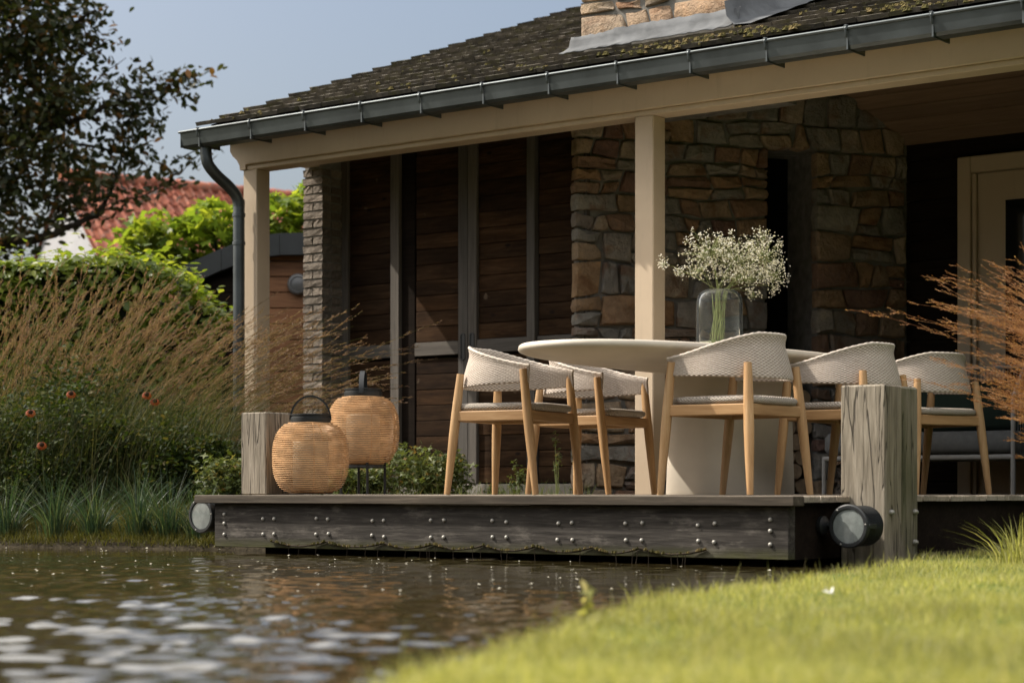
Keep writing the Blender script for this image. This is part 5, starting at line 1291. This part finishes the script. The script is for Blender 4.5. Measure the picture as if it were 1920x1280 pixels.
# big dark tree on the left
dt = thing('copper_leaved_tree', 'large dark tree with browning leaves overhanging from the left', 'tree', site(-8.7, 24.6, -.05))
mb = MB(); tr = branch(mb, site(-8.7, 24.6, -.05), site(-8.3, 24.5, 3.8), .20, .15); branch(mb, site(-8.3, 24.5, 3.8), site(-7.8, 24.4, 8.5), .15, .04)
def K20(px, y, d=24.5): return site((px-960)/3750*d, d, .022+(920-y)/3750*d)
limb = []
for (a, b, r0) in (((-230, 480), (60, 452), 0.0853), ((60, 452), (185, 405), 0.0543), ((185, 405), (216, 340), 0.0341), ((216, 340), (235, 260), 0.0186), ((185, 395), (300, 352), 0.0155), ((300, 352), (372, 292), 0.0078), ((-230, 300), (60, 260), 0.0930), ((60, 260), (220, 195), 0.0465), ((220, 195), (300, 168), 0.0217), ((300, 168), (375, 140), 0.0109), ((-230, 120), (80, 90), 0.0775), ((80, 90), (180, 20), 0.0310), ((150, 110), (205, 75), 0.0093), ((220, 195), (265, 225), 0.0109), ((60, 260), (240, 285), 0.0248), ((240, 285), (285, 235), 0.0093), ((240, 285), (300, 330), 0.0078)):
    limb.append(branch(mb, K20(*a), K20(*b), r0, r0*.55, 0.3875))
Pn = []
for k in range(340):
    px, y = rs.uniform(-170, 190), rs.uniform(-160, 475)
    edge = 165 + 45*math.sin(y*.021) - (60 if y < 110 else 0) - max(0, y-330)*.9
    if px > edge: continue
    if y > 300 and rs.uniform() < .15 + (y-300)*.002: continue
    d = rs.uniform(23.8, 25.4); c = np.array(K20(px, y, d)); Pn.append(c + rs.normal(0, 1, (58, 3))*np.array([.22, .20, .13]))
for l in limb[3:]:
    for p in l[1:]:
        Pn.append(np.array(p) + rs.normal(0, 1, (12, 3))*np.array([.13, .13, .09]))
for (px, y, m, s) in ((325, 150, 26, .07), (345, 160, 18, .06), (370, 150, 14, .05), (300, 185, 20, .09), (260, 185, 40, .12), (230, 150, 40, .10), (265, 135, 22, .06), (355, 180, 10, .06), (240, 230, 60, .14), (200, 200, 70, .18), (250, 260, 30, .1), (210, 270, 60, .16), (160, 60, 50, .12), (180, 20, 30, .10), (155, 85, 30, .08)):
    Pn.append(np.array(K20(px, y)) + rs.normal(0, 1, (m, 3))*s*1.2)
Pn = np.concatenate(Pn); V, F = leaf_mesh_np(Pn, rs.uniform(.075, .135, len(Pn)), .2, rs, 'oval', .5)
for k in range(70):
    q = Pn[rs.randint(len(Pn))]; b = Vector(q) + Vector((RX, RY, 0))*rnd.uniform(.15, .5) + Vector((0, 0, rnd.uniform(-.1, .35))); branch(mb, Vector(q) - Vector((RX, RY, 0))*.35 - Vector((0, 0, .1)), b, .011, .003, .3, 4)
mb.obj('trunk', M['bark'], dt); npobj('crown', V, F, L_['dark'], dt)

# ------------------------------------------------------------------ garden shed
sh = thing('garden_shed', 'cedar clad garden shed with black curved roof edge behind the veranda post', 'shed', site(-2.2, 19.5, -.05))
def sq(r0, r1, d0, d1, z0, z1): 
    q = [site(r, d) for r, d in ((r0, d0), (r1, d0), (r1, d1), (r0, d1))]
    return MB().add([(p.x, p.y, z) for z in (z0, z1) for p in q], [(3, 2, 1, 0), (4, 5, 6, 7), (0, 1, 5, 4), (1, 2, 6, 5), (2, 3, 7, 6), (3, 0, 4, 7)])
body = sq(-3.05, -.6, 19.05, 20.9, -.06, 2.12).obj('shed_body', M['dark_wood'], sh)
ang = math.atan2(RY, RX); Lp = 1.78; pm2 = MB().box((0, -.022, 0), (Lp, 0, .142), bev=.005).mesh('shed_plank', M['shed_plank'])
for k in range(16):
    z = -.04 + k*.150; inst('shed_plank', pm2, body, site(-2.42, 19.04, z) , (0, 0, ang))
pm3 = MB().box((0, -.022, 0), (.60, 0, .142), bev=.005).mesh('shed_plank', M['dark_wood'])
for k in range(14): inst('shed_plank', pm3, body, site(-3.03, 19.04, -.04+k*.150), (0, 0, ang))
pth = [(-3.22, 2.10), (-3.0, 2.20), (-2.75, 2.31), (-2.55, 2.385), (-2.4, 2.43), (-2.2, 2.455), (-1.9, 2.46), (-.6, 2.44)]
for k in range(len(pth)-1):
    (r0, z0), (r1, z1) = pth[k], pth[k+1]; g = .004; V = []
    for d in (18.9, 20.95):
        for (r, z) in ((r0+g, z0), (r1, z1), (r1, z1-.205), (r0+g, z0-.205)): p = site(r, d, z); V.append(tuple(p))
    MB().add(V, [(0, 1, 2, 3)[::-1], (4, 5, 6, 7), (0, 4, 5, 1), (1, 5, 6, 2), (2, 6, 7, 3), (3, 7, 4, 0)]).obj('roof_edge_panel', m_plain('black_roof_edge', (.03, .033, .034), .45, .4, 0, .2, 5, .1) if k == 0 else bpy.data.materials['black_roof_edge'], sh)
lm = MB().lathe([(.055, 0), (.10, .004), (.105, .02), (.09, .045), (.075, .05), (.07, .04), (.02, .055)], 24); c0 = site(-2.03, 19.005, 1.98); q = Vector((RY, -RX, 0)).to_track_quat('Z', 'Y').to_matrix(); lm.v = [tuple(c0 + q @ Vector(p)) for p in lm.v]
lm.obj('bulkhead_lamp', m_plain('grey_lamp', (.12, .12, .12), .4, .5, .2, .2, 9, 0), sh, smooth=True, angle=40)

# ------------------------------------------------------------------ neighbouring house with a clay tile roof
nh = thing('neighbour_house', 'distant white house with red clay pantile roof behind the trees', 'house', site(-7, 41, -.05))
RS0 = Vector((-9.25, 41.0)); e1 = Vector((2.74, 1.95)).normalized(); e2 = Vector((.58, -.815)).normalized(); ZR = 6.46
def rp_(a, s, z): p = RS0 + e1*a + e2*s; return site(p.x, p.y, z)
SL = .98
def rq(a, s, o=0.0): return rp_(a, s, ZR - SL*s + o)
roofp = MB().add([rq(0, 0, -.08), rq(6.2, 0, -.08), rq(6.2, 2.7, -.08), rq(0, 2.7, -.08)], [(0, 1, 2, 3)]).obj('pantile_roof', M['tile'], nh)
roof2 = MB().add([rq(0, 0, -.09), rq(0, -2.7, -.09 - 2*SL*2.7), rq(6.2, -2.7, -.09-2*SL*2.7), rq(6.2, 0, -.09)], [(0, 1, 2, 3)]).obj('rear_roof', M['tile'], nh)
MB().add([rp_(.08, 2.5, -.06), rp_(.08, -2.5, -.06), rp_(.08, -2.5, ZR-SL*2.5-.1), rp_(.08, 0, ZR-.1), rp_(.08, 2.5, ZR-SL*2.5-.1), rp_(6.1, 2.5, -.06), rp_(6.1, -2.5, -.06), rp_(6.1, -2.5, ZR-SL*2.5-.1), rp_(6.1, 0, ZR-.1), rp_(6.1, 2.5, ZR-SL*2.5-.1)], [(0, 1, 2, 3, 4), (9, 8, 7, 6, 5), (0, 4, 9, 5), (2, 1, 6, 7)]).obj('wall', M['white_wall'], nh)
ex = (rq(1, 0)-rq(0, 0)); ey = (rq(0, 1)-rq(0, 0)); eyn = ey.normalized(); en = ex.cross(eyn).normalized()
if en.z < 0: en = -en
tw, tl = .235, .34; V = []; F = []; nn = 8
for j, s in ((0, 0.0), (1, tl+.04)):
    for k in range(nn+1):
        u_ = k/nn; hgt = .045*math.sin(u_*2*math.pi+.4)*(1 if u_ < .6 else .7) + .02*(1-u_) ; V.append(ex*(u_*(tw+.012)) + eyn*s + en*(hgt + (.035 if j else 0.0)))
F = [(k, k+1, nn+2+k, nn+1+k)[::-1] for k in range(nn)]
F += [(nn+1+k, nn+2+k, 2*(nn+1)+k+1, 2*(nn+1)+k)[::-1] for k in range(nn)]
V += [V[nn+1+k] - en*.03 for k in range(nn+1)]
tmesh = MB().add(V, F).mesh('pantile', M['tile'], True, 40)
cnt = 0
for j in range(11):
    for i in range(26):
        if cnt >= 298: break
        cnt += 1; o = bpy.data.objects.new('pantile', tmesh); link(o, roofp, rq(i*tw, j*tl*.714, .02)); o.rotation_euler = (rnd.uniform(-.015, .015), rnd.uniform(-.015, .015), rnd.uniform(-.01, .01))
rm = MB(); V = []
ridge = MB().tube([rq(-.05, -.02, .03), rq(.35, -.02, .03)], [.14, .12], 10).mesh('ridge_tile', M['tile'], True, 40)
r0 = rq(0, 0)
for k in range(16):
    o = bpy.data.objects.new('ridge_tile', ridge); link(o, roofp, rq(k*.38, 0) - r0)

# ------------------------------------------------------------------ added unseen trees behind the camera, blocking low sky light
n = 15000; rw2 = np.random.RandomState(91); rr2 = rw2.uniform(-26, 24, n); topz = 8.2 + 1.6*np.sin(rr2*.55) + 1.1*np.sin(rr2*1.31+2); zz2 = rw2.uniform(0, 1, n)**.85*topz
dd2 = -7.5 + rw2.normal(0, .9, n) + .012*rr2**2*0 ; Pw = site_np(rr2, dd2, zz2 - .2)
V, F = leaf_mesh_np(Pw, rw2.uniform(.35, .75, n), .2, rw2, 'lobed', .3)
tag(npobj('shade_belt', V, F, L_['border']), 'added belt of dark green trees behind the camera, blocking low sky light', 'shade_belt', kind='stuff')
